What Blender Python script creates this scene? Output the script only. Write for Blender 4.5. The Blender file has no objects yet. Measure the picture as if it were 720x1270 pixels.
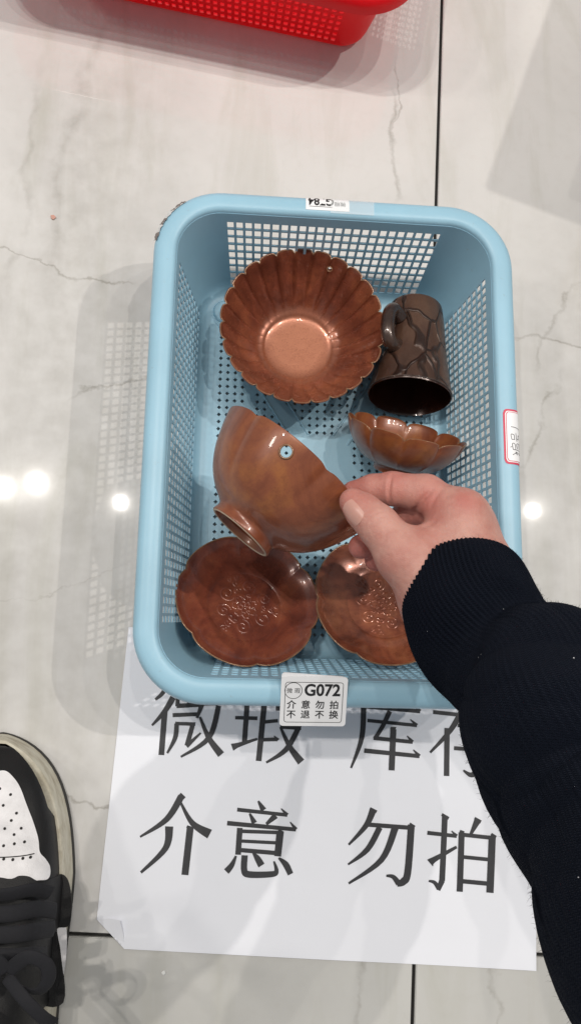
import bpy, bmesh, math, random
import numpy as np
from mathutils import Vector, Matrix

random.seed(7)
rng = np.random.default_rng(7)
PI = math.pi
SC = bpy.context.scene
COL = SC.collection

# ------------------------------------------------------------------ camera
cam_d = bpy.data.cameras.new('camera')
cam = bpy.data.objects.new('camera', cam_d)
COL.objects.link(cam)
R3 = Matrix([[0.99673, -0.034572, -0.073038], [0.01879, 0.97824, -0.206623], [0.078592, 0.204575, 0.975691]])
cam.matrix_world = Matrix.Translation((-0.06827, -0.16568, 0.62844)) @ R3.to_4x4()
cam_d.sensor_fit = 'VERTICAL'
cam_d.sensor_height = 36.0
cam_d.lens = 36.0 * 1080 / 1270
cam_d.clip_start = 0.01
cam_d.clip_end = 100
SC.camera = cam

# ------------------------------------------------------------------ light: a row of small ceiling downlights over an evenly lit shop
world = bpy.data.worlds.new('World')
SC.world = world
world.use_nodes = True
bg = world.node_tree.nodes['Background']
bg.inputs[0].default_value = (0.93, 0.97, 1.0, 1)
bg.inputs[1].default_value = 0.305
SC.view_settings.view_transform = 'Standard'
SC.view_settings.look = 'None'
SC.view_settings.exposure = 0.0
SC.view_settings.gamma = 1.0

def lamp(name, x, y, z, watts, rad=0.035, col=(1, 0.95, 0.88)):
    d = bpy.data.lights.new(name, 'AREA')
    d.shape = 'DISK'
    d.size = rad * 2
    d.energy = watts
    d.color = col
    o = bpy.data.objects.new(name, d)
    o.location = (x, y, z)
    COL.objects.link(o)
    return o

for lx, ly, lw, lr in [(-2.95, 0.45, 24.0, .20), (-2.0, 0.52, 8.0, .03), (-0.925, 0.595, 11.5, .020), (-0.80, 0.62, 11.5, .020), (-0.476, 0.554, 6.5, .015),
                       (0.16, 0.60, 5.0, .018), (0.66, 0.50, 13.5, .018), (1.153, 0.58, 7.0, .016), (1.80, 0.55, 32.0, .024)]:
    lamp('downlight', lx, ly, 2.7, lw, lr)

# ------------------------------------------------------------------ helpers
def link(o, parent=None):
    COL.objects.link(o)
    if parent is not None:
        o.parent = parent
    return o

def mesh_obj(name, verts, faces, mat=None, parent=None, smooth=None):
    me = bpy.data.meshes.new(name)
    me.from_pydata([tuple(map(float, v)) for v in verts], [], [tuple(map(int, f)) for f in faces])
    me.update()
    if mat:
        me.materials.append(mat)
    shade(me, smooth)
    return link(bpy.data.objects.new(name, me), parent)

def shade(me, smooth):
    if smooth is None:
        return
    me.polygons.foreach_set('use_smooth', [True] * len(me.polygons))
    if smooth < 180:
        me.set_sharp_from_angle(angle=math.radians(smooth))

def from_bm(name, bm, mat=None, parent=None, smooth=None):
    me = bpy.data.meshes.new(name)
    bm.to_mesh(me)
    bm.free()
    if mat:
        me.materials.append(mat)
    shade(me, smooth)
    return link(bpy.data.objects.new(name, me), parent)

def empty(name, loc=(0, 0, 0), rotz=0):
    o = bpy.data.objects.new(name, None)
    o.empty_display_size = 0.01
    o.location = loc
    o.rotation_euler = (0, 0, rotz)
    return link(o)

def tag(o, label=None, cat=None, group=None, kind=None):
    if label: o['label'] = label
    if cat: o['category'] = cat
    if group: o['group'] = group
    if kind: o['kind'] = kind
    return o

def tube(path, rad, n=8, closed=False, cap=True, flat=1.0):
    """verts, faces of a round tube through path; rad a number or list"""
    P = np.array(path, float)
    m = len(P)
    rad = np.full(m, rad) if np.isscalar(rad) else np.array(rad)
    if closed:
        T = np.roll(P, -1, 0) - np.roll(P, 1, 0)
    else:
        T = np.gradient(P, axis=0)
    T /= np.linalg.norm(T, axis=1)[:, None] + 1e-12
    ref = np.array([0, 0, 1.0]) if abs(T[0][2]) < 0.9 else np.array([1.0, 0, 0])
    U = np.cross(T[0], ref); U /= np.linalg.norm(U)
    vs = []
    for i in range(m):
        U = U - T[i] * (U @ T[i]); U /= np.linalg.norm(U)
        V = np.cross(T[i], U)
        for k in range(n):
            a = 2 * PI * k / n
            vs.append(P[i] + rad[i] * (math.cos(a) * U + math.sin(a) * flat * V))
    fs = []
    for i in range(m if closed else m - 1):
        j = (i + 1) % m
        for k in range(n):
            k2 = (k + 1) % n
            fs.append((i * n + k, i * n + k2, j * n + k2, j * n + k))
    if cap and not closed:
        fs.append(tuple(range(n - 1, -1, -1)))
        fs.append(tuple((m - 1) * n + k for k in range(n)))
    return vs, fs

def smoothline(pts, n=8, closed=False):
    """Catmull-Rom through pts"""
    P = [np.array(p, float) for p in pts]
    m = len(P)
    out = []
    for i in range(m if closed else m - 1):
        if closed:
            a, b, c, d = P[i - 1], P[i], P[(i + 1) % m], P[(i + 2) % m]
        else:
            a, b, c, d = P[max(i - 1, 0)], P[i], P[i + 1], P[min(i + 2, m - 1)]
        for k in range(n):
            t = k / n
            out.append(0.5 * ((2 * b) + (-a + c) * t + (2 * a - 5 * b + 4 * c - d) * t * t + (-a + 3 * b - 3 * c + d) * t ** 3))
    if not closed:
        out.append(P[-1])
    return out

# ------------------------------------------------------------------ materials
class NT:
    def __init__(self, name):
        self.m = bpy.data.materials.new(name)
        self.m.use_nodes = True
        self.t = self.m.node_tree
        self.b = self.t.nodes['Principled BSDF']
    def n(self, typ, **kw):
        nd = self.t.nodes.new(typ)
        for k, v in kw.items():
            setattr(nd, k, v)
        return nd
    def l(self, a, b):
        self.t.links.new(a, b)
    def coord(self, kind='Object', scale=(1, 1, 1)):
        tc = self.n('ShaderNodeTexCoord')
        mp = self.n('ShaderNodeMapping')
        mp.inputs['Scale'].default_value = scale
        self.l(tc.outputs[kind], mp.inputs[0])
        return mp.outputs[0]
    def noise(self, vec, scale, detail=4, rough=0.55, dist=0):
        nd = self.n('ShaderNodeTexNoise')
        nd.inputs['Scale'].default_value = scale
        nd.inputs['Detail'].default_value = detail
        nd.inputs['Roughness'].default_value = rough
        nd.inputs['Distortion'].default_value = dist
        self.l(vec, nd.inputs['Vector'])
        return nd.outputs['Fac']
    def ramp(self, fac, stops):
        r = self.n('ShaderNodeValToRGB')
        e = r.color_ramp.elements
        while len(e) < len(stops):
            e.new(0.5)
        for i, (p, c) in enumerate(stops):
            e[i].position = p
            e[i].color = (*c, 1) if len(c) == 3 else c
        self.l(fac, r.inputs[0])
        return r.outputs[0]
    def mix(self, fac, a, b, mode='MIX'):
        m = self.n('ShaderNodeMix', data_type='RGBA', blend_type=mode)
        for v, i in ((fac, 0), (a, 6), (b, 7)):
            if isinstance(v, (int, float)):
                m.inputs[i].default_value = v
            elif isinstance(v, tuple):
                m.inputs[i].default_value = (*v, 1) if len(v) == 3 else v
            else:
                self.l(v, m.inputs[i])
        return m.outputs[2]
    def math(self, op, a, b=0.0, c=None, clamp=False):
        m = self.n('ShaderNodeMath', operation=op, use_clamp=clamp)
        for v, i in ((a, 0), (b, 1), (c, 2)):
            if v is None: continue
            if isinstance(v, (int, float)):
                m.inputs[i].default_value = v
            else:
                self.l(v, m.inputs[i])
        return m.outputs[0]
    def bump(self, h, strength=0.3, dist=0.001):
        b = self.n('ShaderNodeBump')
        b.inputs['Strength'].default_value = strength
        b.inputs['Distance'].default_value = dist
        self.l(h, b.inputs['Height'])
        self.l(b.outputs[0], self.b.inputs['Normal'])
    def set(self, **kw):
        for k, v in kw.items():
            i = self.b.inputs[k.replace('_', ' ')]
            if isinstance(v, (int, float)):
                i.default_value = v
            elif isinstance(v, tuple):
                i.default_value = (*v, 1) if len(v) == 3 and i.type == 'RGBA' else v
            else:
                self.l(v, i)
        return self

def m_plastic(name, col, rough=0.38, trans=0.12):
    t = NT(name)
    v = t.coord()
    n1 = t.noise(v, 18, 3)
    n2 = t.noise(v, 160, 3, 0.7)
    c = t.mix(t.ramp(n1, [(0.35, (0, 0, 0)), (0.75, (1, 1, 1))]), col, tuple(x * 0.9 for x in col))
    c = t.mix(t.math('MULTIPLY', t.ramp(n2, [(0.66, (0, 0, 0)), (0.74, (1, 1, 1))]), 0.25), c, (0.30, 0.29, 0.27))
    t.set(Base_Color=c, Roughness=rough, Specular_IOR_Level=0.45)
    t.b.inputs['Subsurface Weight'].default_value = 0.12
    t.b.inputs['Subsurface Radius'].default_value = (0.004, 0.004, 0.004)
    sc2 = t.noise(t.coord('Object', (1, 0.25, 1)), 420, 4, 0.7, 1.5)
    t.bump(t.math('ADD', t.noise(v, 260, 2), t.math('MULTIPLY', t.ramp(sc2, [(0.62, (0, 0, 0)), (0.68, (1, 1, 1))]), 0.8)), 0.07, 0.0006)
    tr = t.n('ShaderNodeBsdfTranslucent'); tr.inputs[0].default_value = (*col, 1)
    mx = t.n('ShaderNodeMixShader'); mx.inputs[0].default_value = trans
    t.l(t.b.outputs[0], mx.inputs[1]); t.l(tr.outputs[0], mx.inputs[2])
    t.l(mx.outputs[0], t.t.nodes['Material Output'].inputs[0])
    return t.m

def m_glaze(name, dark, mid, light, rough=0.24, seed=0.0, speck=0.4, coat=0.35, bump=0.08, well=None, metal=0.22):
    t = NT(name)
    tc = t.n('ShaderNodeTexCoord')
    mp = t.n('ShaderNodeMapping')
    mp.inputs['Location'].default_value = (seed, seed * 1.7, -seed)
    t.l(tc.outputs['Object'], mp.inputs[0])
    v = mp.outputs[0]
    n1 = t.noise(v, 30, 5, 0.6, 1.2)
    n2 = t.noise(v, 900, 2, 0.6)
    n3 = t.noise(v, 150, 5, 0.65)
    c = t.ramp(n1, [(0.34, dark), (0.5, mid), (0.66, light)])
    c = t.mix(t.math('MULTIPLY', t.ramp(n3, [(0.45, (0, 0, 0)), (0.66, (1, 1, 1))]), 0.5), c, dark)
    c = t.mix(t.math('MULTIPLY', t.ramp(n2, [(0.60, (0, 0, 0)), (0.70, (1, 1, 1))]), speck), c, tuple(x * 0.35 for x in dark))
    if well:        # thinner glaze inside the base, with its lamp glare put into a paler colour
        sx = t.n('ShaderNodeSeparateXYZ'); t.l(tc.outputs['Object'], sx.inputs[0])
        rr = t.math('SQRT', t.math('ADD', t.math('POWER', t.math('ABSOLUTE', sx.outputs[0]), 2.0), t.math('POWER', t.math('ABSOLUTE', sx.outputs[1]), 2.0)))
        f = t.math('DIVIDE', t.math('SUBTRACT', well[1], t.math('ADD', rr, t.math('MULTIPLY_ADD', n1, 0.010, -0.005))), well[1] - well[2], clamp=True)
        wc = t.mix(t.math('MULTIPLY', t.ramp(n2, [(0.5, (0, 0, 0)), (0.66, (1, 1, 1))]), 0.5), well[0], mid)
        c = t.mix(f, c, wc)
    t.set(Base_Color=c, Roughness=t.math('MULTIPLY_ADD', n3, 0.12, rough - 0.05))
    t.b.inputs['Metallic'].default_value = metal
    t.b.inputs['Coat Weight'].default_value = coat
    t.b.inputs['Coat Roughness'].default_value = 0.06
    h = t.math('ADD', t.math('MULTIPLY', n3, 0.7), t.math('MULTIPLY', n2, 0.25))
    t.bump(h, bump, 0.0008)
    return t.m

def m_simple(name, col, rough=0.5, var=0.12, scale=80, bump=0.0, bscale=400, metallic=0.0, spec=0.5):
    t = NT(name)
    v = t.coord()
    n1 = t.noise(v, scale, 4)
    c = t.mix(n1, tuple(min(1, x * (1 + var)) for x in col), tuple(x * (1 - var) for x in col))
    t.set(Base_Color=c, Roughness=rough, Metallic=metallic, Specular_IOR_Level=spec)
    if bump:
        t.bump(t.noise(v, bscale, 3), bump, 0.0006)
    return t.m

# polished marble-look porcelain tile, veins in world coordinates
def m_marble(name, tint):
    t = NT(name)
    v = t.coord('Object')
    ox = t.n('ShaderNodeSeparateXYZ'); t.l(v, ox.inputs[0])
    X, Y = ox.outputs[0], ox.outputs[1]
    big = t.noise(v, 5.0, 5, 0.55, 0.8)
    mp2 = t.n('ShaderNodeMapping'); mp2.inputs['Scale'].default_value = (26, 4.5, 1)
    mp2.inputs['Rotation'].default_value = (0, 0, 0.12)
    t.l(v, mp2.inputs[0])
    streak = t.noise(mp2.outputs[0], 1.0, 6, 0.6, 0.6)
    fine = t.noise(v, 120, 4, 0.6)
    c = t.ramp(big, [(0.3, tuple(x * 0.88 for x in tint)), (0.55, tint), (0.8, tuple(min(1, x * 1.06) for x in tint))])
    c = t.mix(t.math('MULTIPLY', t.ramp(streak, [(0.5, (0, 0, 0)), (0.72, (1, 1, 1))]), 0.42), c, (0.43, 0.42, 0.35))
    c = t.mix(t.math('MULTIPLY', t.ramp(fine, [(0.5, (0, 0, 0)), (0.8, (1, 1, 1))]), 0.10), c, (0.40, 0.36, 0.31))
    wob = t.math('MULTIPLY_ADD', t.noise(v, 22, 5, 0.6), 0.07, -0.035)
    wob2 = t.math('MULTIPLY_ADD', t.noise(v, 9, 2, 0.5), 0.10, -0.05)
    wsum = t.math('ADD', wob, wob2)
    # each vein: a wobbling line through (x0,y0) along direction ang, with a half length, width, darkness
    for x0, y0, ang, half, wid, dark in VEINS:
        ca, sa = math.cos(ang), math.sin(ang)
        dx = t.math('SUBTRACT', X, x0); dy = t.math('SUBTRACT', Y, y0)
        al = t.math('ADD', t.math('MULTIPLY', dx, ca), t.math('MULTIPLY', dy, sa))
        ac = t.math('ADD', t.math('MULTIPLY', dx, -sa), t.math('MULTIPLY', dy, ca))
        d = t.math('ABSOLUTE', t.math('ADD', ac, t.math('MULTIPLY', wsum, 0.55)))
        line = t.math('SUBTRACT', 1.0, t.math('DIVIDE', d, wid * 1.1), clamp=True)
        seg = t.math('SUBTRACT', 1.0, t.math('DIVIDE', t.math('ABSOLUTE', al), half), clamp=True)
        seg = t.math('MULTIPLY', seg, 2.2, clamp=True)
        br = t.math('MULTIPLY', t.math('MULTIPLY', line, seg), t.math('MULTIPLY_ADD', t.noise(v, 55, 3), 2.2, -0.45, clamp=True))
        c = t.mix(t.math('MULTIPLY', br, dark * 0.9, clamp=True), c, (0.24, 0.22, 0.185))
    rough = t.math('MULTIPLY_ADD', t.noise(v, 14, 5, 0.7), 0.018, 0.016)
    t.b.inputs['Coat Weight'].default_value = 0.06
    t.b.inputs['Coat Roughness'].default_value = 0.11
    t.set(Base_Color=c, Roughness=rough, Specular_IOR_Level=0.5)
    t.bump(t.noise(v, 7, 2), 0.008, 0.002)
    return t.m

VEINS = [
    (*(0.0605, 0.2779, 0.0000)[:2], 1.63, 0.055, 0.0030, 0.75),
    (*(0.0642, 0.3233, 0.0000)[:2], 1.50, 0.040, 0.0016, 0.6),
    (*(-0.1391, 0.0708, 0.0000)[:2], 0.34, 0.060, 0.0016, 0.9),
    (*(-0.2303, 0.1661, 0.0000)[:2], -0.35, 0.060, 0.0012, 0.65),
    (*(-0.1770, 0.1457, 0.0000)[:2], -0.35, 0.035, 0.0015, 0.8),
    (*(-0.1495, -0.2363, 0.0000)[:2], 0.20, 0.045, 0.0016, 0.85),
    (*(0.1871, 0.1070, 0.0000)[:2], -0.12, 0.045, 0.0020, 0.75),
    (*(0.1703, 0.0476, 0.0000)[:2], 1.05, 0.050, 0.0022, 0.6),
    (*(0.1881, 0.1289, 0.0000)[:2], 1.25, 0.050, 0.0022, 0.5),
    (*(-0.1977, -0.1002, 0.0000)[:2], 0.22, 0.070, 0.0010, 0.35),
    (*(-0.2006, 0.2659, 0.0000)[:2], 1.45, 0.14, 0.0060, 0.35),
    (*(-0.2347, 0.2209, 0.0000)[:2], 1.50, 0.12, 0.0040, 0.3),
    (*(-0.2117, 0.0060, 0.0000)[:2], 1.45, 0.42, 0.085, 0.34),
    (*(-0.1598, -0.0759, 0.0000)[:2], 1.50, 0.30, 0.030, 0.22),
    (*(0.1832, 0.0222, 0.0000)[:2], 1.45, 0.25, 0.060, 0.24),
    (*(0.0281, -0.3627, 0.0000)[:2], 1.50, 0.05, 0.0025, 0.5),
    (*(0.1267, -0.3633, 0.0000)[:2], 1.60, 0.05, 0.0022, 0.5),
]
M_TILE = [m_marble('marble_tile_warm', (0.655, 0.638, 0.622)), m_marble('marble_tile_grey', (0.565, 0.555, 0.53))]
M_GROUT = m_simple('black_grout', (0.012, 0.011, 0.010), 0.8)
BLUE = (0.37, 0.61, 0.75)
M_BLUE = m_plastic('pale_blue_plastic', BLUE)
M_RED = m_plastic('red_plastic', (0.88, 0.010, 0.020), 0.3, 0.5)
M_PAPER = m_simple('white_paper', (0.81, 0.82, 0.875), 0.75, 0.02, 30, 0.25, 45)
M_INK = m_simple('black_toner', (0.028, 0.028, 0.032), 0.55, 0.3, 300)
M_CARD = m_simple('white_label_stock', (0.84, 0.84, 0.86), 0.45, 0.02, 60)
M_LINE = m_simple('black_print', (0.015, 0.015, 0.017), 0.5)
M_REDINK = m_simple('red_print', (0.62, 0.05, 0.10), 0.5, 0.08)
M_GLAZE_A = m_glaze('copper_red_glaze', (0.17, 0.046, 0.024), (0.32, 0.092, 0.046), (0.43, 0.145, 0.068), 0.25, 0.3, 0.3)
M_GLAZE_B = m_glaze('rust_brown_glaze', (0.170, 0.046, 0.021), (0.245, 0.073, 0.031), (0.31, 0.105, 0.033), 0.32, 1.1, 0.2, 0.35, 0.08, None, 0.10)
M_GLAZE_W = m_glaze('well_glare_glaze', (0.13, 0.035, 0.019), (0.235, 0.066, 0.034), (0.32, 0.10, 0.047), 0.27, 0.3, 0.4, 0.5, 0.14, ((0.40, 0.150, 0.078), .034, .017), 0.34)
M_GLAZE_C = m_glaze('oxblood_glaze', (0.120, 0.030, 0.019), (0.21, 0.053, 0.030), (0.28, 0.080, 0.040), 0.27, 2.3, 0.3, 0.35, 0.10, None, 0.12)
M_GLAZE_D = m_glaze('dark_brown_glaze', (0.030, 0.015, 0.011), (0.050, 0.026, 0.018), (0.080, 0.044, 0.030), 0.26, 3.1, 0.3, 0.6)
M_GLAZE_E = m_glaze('dark_inner_glaze', (0.024, 0.009, 0.006), (0.042, 0.016, 0.010), (0.06, 0.023, 0.014), 0.2, 0.9, 0.3, 0.5)
M_EDGE = m_simple('thin_glaze_rim', (0.27, 0.145, 0.08), 0.22, 0.6, 160, 0.0, 400, 0.2)
M_CLAY = m_simple('bare_stoneware_clay', (0.50, 0.37, 0.27), 0.7, 0.25, 200, 0.3, 900)

# ------------------------------------------------------------------ floor: 0.8 m tiles with black grout joints
TA = -0.04243
TP = (0.06852, -0.33172)
fl = mesh_obj('floor', [(-8, -8, -0.0035), (8, -8, -0.0035), (8, 8, -0.0035), (-8, 8, -0.0035)], [(0, 1, 2, 3)], M_GROUT)
tag(fl, kind='structure')
TS, TG = 0.80, 0.0027
def tile_mesh(mat):
    bm = bmesh.new()
    bmesh.ops.create_cube(bm, size=1)
    bmesh.ops.scale(bm, vec=(TS - TG, TS - TG, 0.008), verts=bm.verts)
    bmesh.ops.bevel(bm, geom=[e for e in bm.edges if all(v.co.z > 0 for v in e.verts)], offset=0.0006, segments=2, affect='EDGES')
    bmesh.ops.translate(bm, vec=(0, 0, -0.004), verts=bm.verts)
    return bm
tile_src = {}
for ix in range(-4, 4):
    for iy in range(-3, 5):
        k = 1 if iy < 0 else 0
        lx, ly = (ix + 0.5) * TS, (iy + 0.5) * TS
        wx = TP[0] + math.cos(TA) * lx - math.sin(TA) * ly
        wy = TP[1] + math.sin(TA) * lx + math.cos(TA) * ly
        # the mesh keeps world coordinates so that the veins cross each tile where they belong
        bm = tile_mesh(None)
        bmesh.ops.rotate(bm, cent=(0, 0, 0), matrix=Matrix.Rotation(TA, 3, 'Z'), verts=bm.verts)
        bmesh.ops.translate(bm, vec=(wx, wy, 0), verts=bm.verts)
        from_bm('tile', bm, M_TILE[k], fl, 30)

# ------------------------------------------------------------------ printed paper on the floor
PO, PA = (-0.14527, -0.32961), -0.05156
PW, PH = 0.297, 0.210
paper = empty('printed_notice', (PO[0], PO[1], 0.0), PA)
tag(paper, 'white paper on the floor with large black printed characters, half under the basket', 'paper notice')
def paper_z(x, y):
    # slight waves, lifting a little along the near edge
    return 0.0007 + 0.0006 * (1 + math.sin(x * 31 + y * 17) * math.sin(y * 38 - x * 9)) + 0.0010 * math.exp(-(y / 0.012) ** 2) * (0.5 + 0.5 * math.sin(x * 24))
NX, NY = 150, 106
CUTX, CUTY = 0.020, 0.017
vs, fs = [], []
for j in range(NY + 1):
    for i in range(NX + 1):
        x, y = PW * i / NX, PH * j / NY
        d = x / CUTX + y / CUTY
        if d < 1:       # the folded corner pulls these points up to the fold line
            if d < 1e-6:
                x, y = CUTX / 2, CUTY / 2
            else:
                x, y = x / d, y / d
        vs.append((x, y, paper_z(x, y)))
for j in range(NY):
    for i in range(NX):
        a = j * (NX + 1) + i
        fs.append((a, a + 1, a + NX + 2, a + NX + 1))
bm = bmesh.new()
bv = [bm.verts.new(v) for v in vs]
for f in fs:
    try:
        bm.faces.new([bv[k] for k in f])
    except ValueError:
        pass
bmesh.ops.remove_doubles(bm, verts=bm.verts, dist=1e-6)
bmesh.ops.dissolve_degenerate(bm, dist=1e-7, edges=bm.edges)
from_bm('sheet', bm, M_PAPER, paper, 180)
# dog-eared corner folded over the sheet, not quite flat
fv = [(CUTX, 0, 0.0013), (0, CUTY, 0.0013)]
rx_, ry_ = CUTX * CUTY * CUTY * 2 / (CUTX ** 2 + CUTY ** 2), CUTY * CUTX * CUTX * 2 / (CUTX ** 2 + CUTY ** 2)
mid = [((CUTX + rx_) / 2, ry_ / 2, 0.0030), (rx_ / 2, (CUTY + ry_) / 2, 0.0030), (CUTX / 2, CUTY / 2, 0.0018), (rx_ * .92, ry_ * .92, 0.0052)]
mesh_obj('folded_corner', fv + mid, [(0, 2, 4), (4, 3, 1), (2, 5, 4), (5, 3, 4)], M_PAPER, paper, 180)

def stroke_polys(pts):
    """ribbon outline of a brush-like stroke: points (x, y, width) in mm, flat ends; 'T' flags a triangular horizontal end"""
    P = np.array([[p[0], p[1]] for p in pts]); Wd = np.array([p[2] for p in pts]) / 2 * 1.14 + 0.05
    if len(P) == 2:
        tt = np.linspace(0, 1, 12)[:, None]
        P = P[:1] * (1 - tt) + P[1:] * tt; Wd = (Wd[:1] * (1 - tt[:, 0]) + Wd[1:] * tt[:, 0])
    else:
        q = smoothline([(*P[i], Wd[i]) for i in range(len(P))], 6)
        P = np.array([[a[0], a[1]] for a in q]); Wd = np.array([a[2] for a in q])
    T = np.gradient(P, axis=0); T /= np.linalg.norm(T, axis=1)[:, None] + 1e-9
    N = np.stack([-T[:, 1], T[:, 0]], 1)
    return P + N * Wd[:, None], P - N * Wd[:, None]

GLYPHS = [
 ('A', [[(31.8,172.7,2.67),(28.2,165.6,2.5),(23.8,161.1,1.5)],[(36.0,163.5,3.67),(31.1,153.7,3.01),(23.3,143.5,1.17)],[(31.1,153.7,3.34),(31.7,124.2,3.34)],[(39.0,173.2,2.34),(39.4,157.6,2.34)],[(46.5,173.7,2.34),(47.4,158.9,2.34)],[(53.9,174.3,2.34),(54.6,159.0,2.34)],[(38.9,157.9,2.67),(54.9,159.7,2.34)],[(36.8,151.4,2.34),(54.3,153.3,2.17)],[(40.1,145.9,2.67),(40.0,136.3,2.67),(35.6,125.7,1.17)],[(39.1,145.9,2.0),(53.0,146.5,2.0)],[(51.4,147.1,2.67),(48.6,131.6,2.84)],[(48.3,131.2,2.67),(57.3,140.8,1.0)],[(58.5,172.9,3.01),(56.5,160.9,3.01),(53.7,150.6,1.34)],[(57.1,160.6,2.0),(73.7,162.1,2.17)],[(68.0,160.0,3.01),(63.1,137.8,3.01),(45.1,123.9,1.17)],[(55.7,151.5,1.34),(63.1,137.8,3.01),(72.6,127.2,4.34)],[(68.3,165.1,0.5),(73.4,161.7,2.17)]]),
 ('A', [[(76.2,174.1,2.0),(93.1,175.4,2.0)],[(80.2,152.7,2.0),(95.7,153.3,2.17)],[(87.6,175.0,3.01),(88.0,135.3,3.01)],[(79.7,132.6,4.34),(84.3,134.6,2.67),(96.8,139.4,1.34)],[(100.1,175.8,3.34),(98.8,124.6,3.34)],[(99.0,167.2,2.17),(110.3,168.4,2.17)],[(108.5,176.4,2.5),(109.7,159.5,2.5)],[(99.9,151.0,2.0),(110.2,152.7,2.0)],[(100.3,139.0,2.0),(110.1,140.0,2.17)],[(108.2,142.2,0.5),(111.2,139.4,2.34)],[(112.2,148.5,2.0),(126.8,148.8,2.34)],[(125.1,149.0,3.01),(117.1,133.4,3.01),(104.1,123.9,1.17)],[(112.2,148.5,1.34),(119.6,135.7,3.01),(128.4,125.8,4.67)]]),
 ('B', [[(187.7,173.5,1.67),(190.0,168.1,3.67)],[(169.4,166.7,2.34),(210.8,166.0,2.34)],[(206.0,169.9,0.5),(210.8,166.0,2.34)],[(170.2,167.9,3.34),(170.0,145.0,3.01),(163.5,124.0,1.17)],[(173.4,157.1,2.0),(208.9,156.1,2.0)],[(203.9,160.0,0.5),(208.9,156.1,2.17)],[(189.0,164.6,3.01),(184.7,154.4,2.67),(179.3,144.8,2.34)],[(178.4,145.4,2.34),(206.3,144.5,2.17)],[(202.1,148.5,0.5),(206.3,144.5,2.17)],[(172.2,136.4,2.67),(211.5,135.2,2.34)],[(206.9,139.3,0.5),(211.5,135.2,2.34)],[(190.0,153.1,1.34),(193.6,152.0,3.67)],[(192.2,152.4,3.67),(192.1,124.3,3.67)]]),
 ('B', [[(220.1,166.2,2.34),(257.7,164.9,2.34)],[(242.8,172.1,4.01),(233.0,154.3,3.01),(219.0,138.1,1.34)],[(230.6,155.8,3.34),(231.3,123.0,3.34)],[(238.2,158.1,2.0),(266.9,157.6,2.0)],[(265.1,158.2,2.0),(252.0,150.1,2.0)],[(236.0,142.3,2.34),(269.0,142.1,2.34)],[(251.3,151.8,3.34),(251.6,125.9,3.34)],[(251.9,125.8,3.34),(248.1,124.9,2.67),(243.2,127.6,1.0)]]),
 ('C', [[(46.6,99.3,2.19),(50.0,96.4,2.55)],[(48.0,98.0,4.01),(39.4,82.4,3.28),(22.9,70.2,1.09)],[(47.8,94.0,1.28),(57.1,81.0,3.1),(69.4,74.6,5.46)],[(41.7,78.0,4.74),(40.6,64.0,3.46),(25.8,47.7,1.46)],[(53.5,78.7,1.46),(57.9,76.9,2.55)],[(55.9,78.2,4.01),(55.2,47.8,4.01)]]),
 ('C', [[(100.6,98.1,1.09),(104.8,92.3,3.64)],[(86.7,91.6,2.19),(121.3,90.1,2.0)],[(116.7,94.1,0.55),(121.3,90.1,2.19)],[(95.4,89.6,1.09),(99.2,83.5,3.28)],[(113.4,89.3,3.64),(107.3,83.3,1.64)],[(80.6,82.4,2.55),(127.9,81.0,2.19)],[(123.5,85.7,0.55),(127.9,81.0,2.37)],[(89.5,79.8,3.28),(89.7,62.5,3.28)],[(89.7,77.7,2.0),(118.4,78.4,2.0)],[(115.9,80.3,1.09),(119.2,78.1,1.82)],[(117.2,79.4,4.37),(116.6,63.0,4.01)],[(90.8,71.4,1.82),(116.5,71.6,1.82)],[(90.7,65.6,2.37),(116.4,65.0,2.37)],[(88.4,61.7,1.09),(86.0,55.7,2.91),(82.7,51.4,3.64)],[(94.2,62.4,3.64),(94.6,53.1,3.64),(98.1,50.4,3.64),(113.4,51.4,3.28),(116.5,53.6,2.55),(114.3,59.7,0.91)],[(99.6,64.4,0.91),(102.8,61.1,3.28),(106.1,56.5,4.01)],[(117.4,62.0,1.09),(122.5,58.1,3.46),(126.2,52.1,3.28)]]),
 ('D', [[(178.1,98.1,1.4),(182.9,96.0,1.75)],[(180.5,97.6,4.19),(176.0,86.6,3.14),(164.7,73.3,1.22)],[(176.8,87.3,2.44),(207.9,87.0,2.44)],[(206.4,89.9,1.05),(209.7,87.4,2.1)],[(207.5,89.0,4.19),(206.4,58.1,4.19),(203.7,51.8,4.19),(199.3,49.9,3.14)],[(200.5,50.3,3.49),(196.4,54.4,2.44),(191.7,54.8,1.22)],[(185.6,86.0,3.49),(177.7,71.0,3.14),(165.0,60.5,1.05)],[(196.4,86.6,4.19),(187.8,64.9,3.32),(166.1,48.4,1.22)]]),
 ('D', [[(228.7,97.1,1.75),(233.7,94.7,1.75)],[(230.9,96.5,3.49),(230.5,53.6,3.49)],[(230.5,54.0,3.49),(228.0,47.5,2.44)],[(228.5,48.5,2.79),(225.2,52.3,2.1),(221.2,53.1,1.05)],[(218.9,84.4,2.27),(239.7,83.4,2.1)],[(235.9,86.6,0.52),(239.7,83.4,2.1)],[(221.5,64.8,5.24),(224.6,67.3,3.14),(239.9,76.3,1.57)],[(252.1,96.1,1.4),(256.6,93.6,2.1)],[(254.4,94.9,4.19),(249.5,85.0,1.57)],[(241.8,86.9,1.4),(244.7,85.7,2.1)],[(243.1,86.0,3.67),(243.0,47.3,3.67)],[(243.1,84.6,2.27),(266.0,83.6,2.27)],[(264.1,86.2,1.4),(267.5,84.0,2.1)],[(264.9,85.1,4.36),(264.1,47.8,4.36)],[(244.8,70.0,2.1),(263.0,69.3,2.1)],[(244.6,54.2,2.44),(263.4,53.6,2.44)]]),
]
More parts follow.
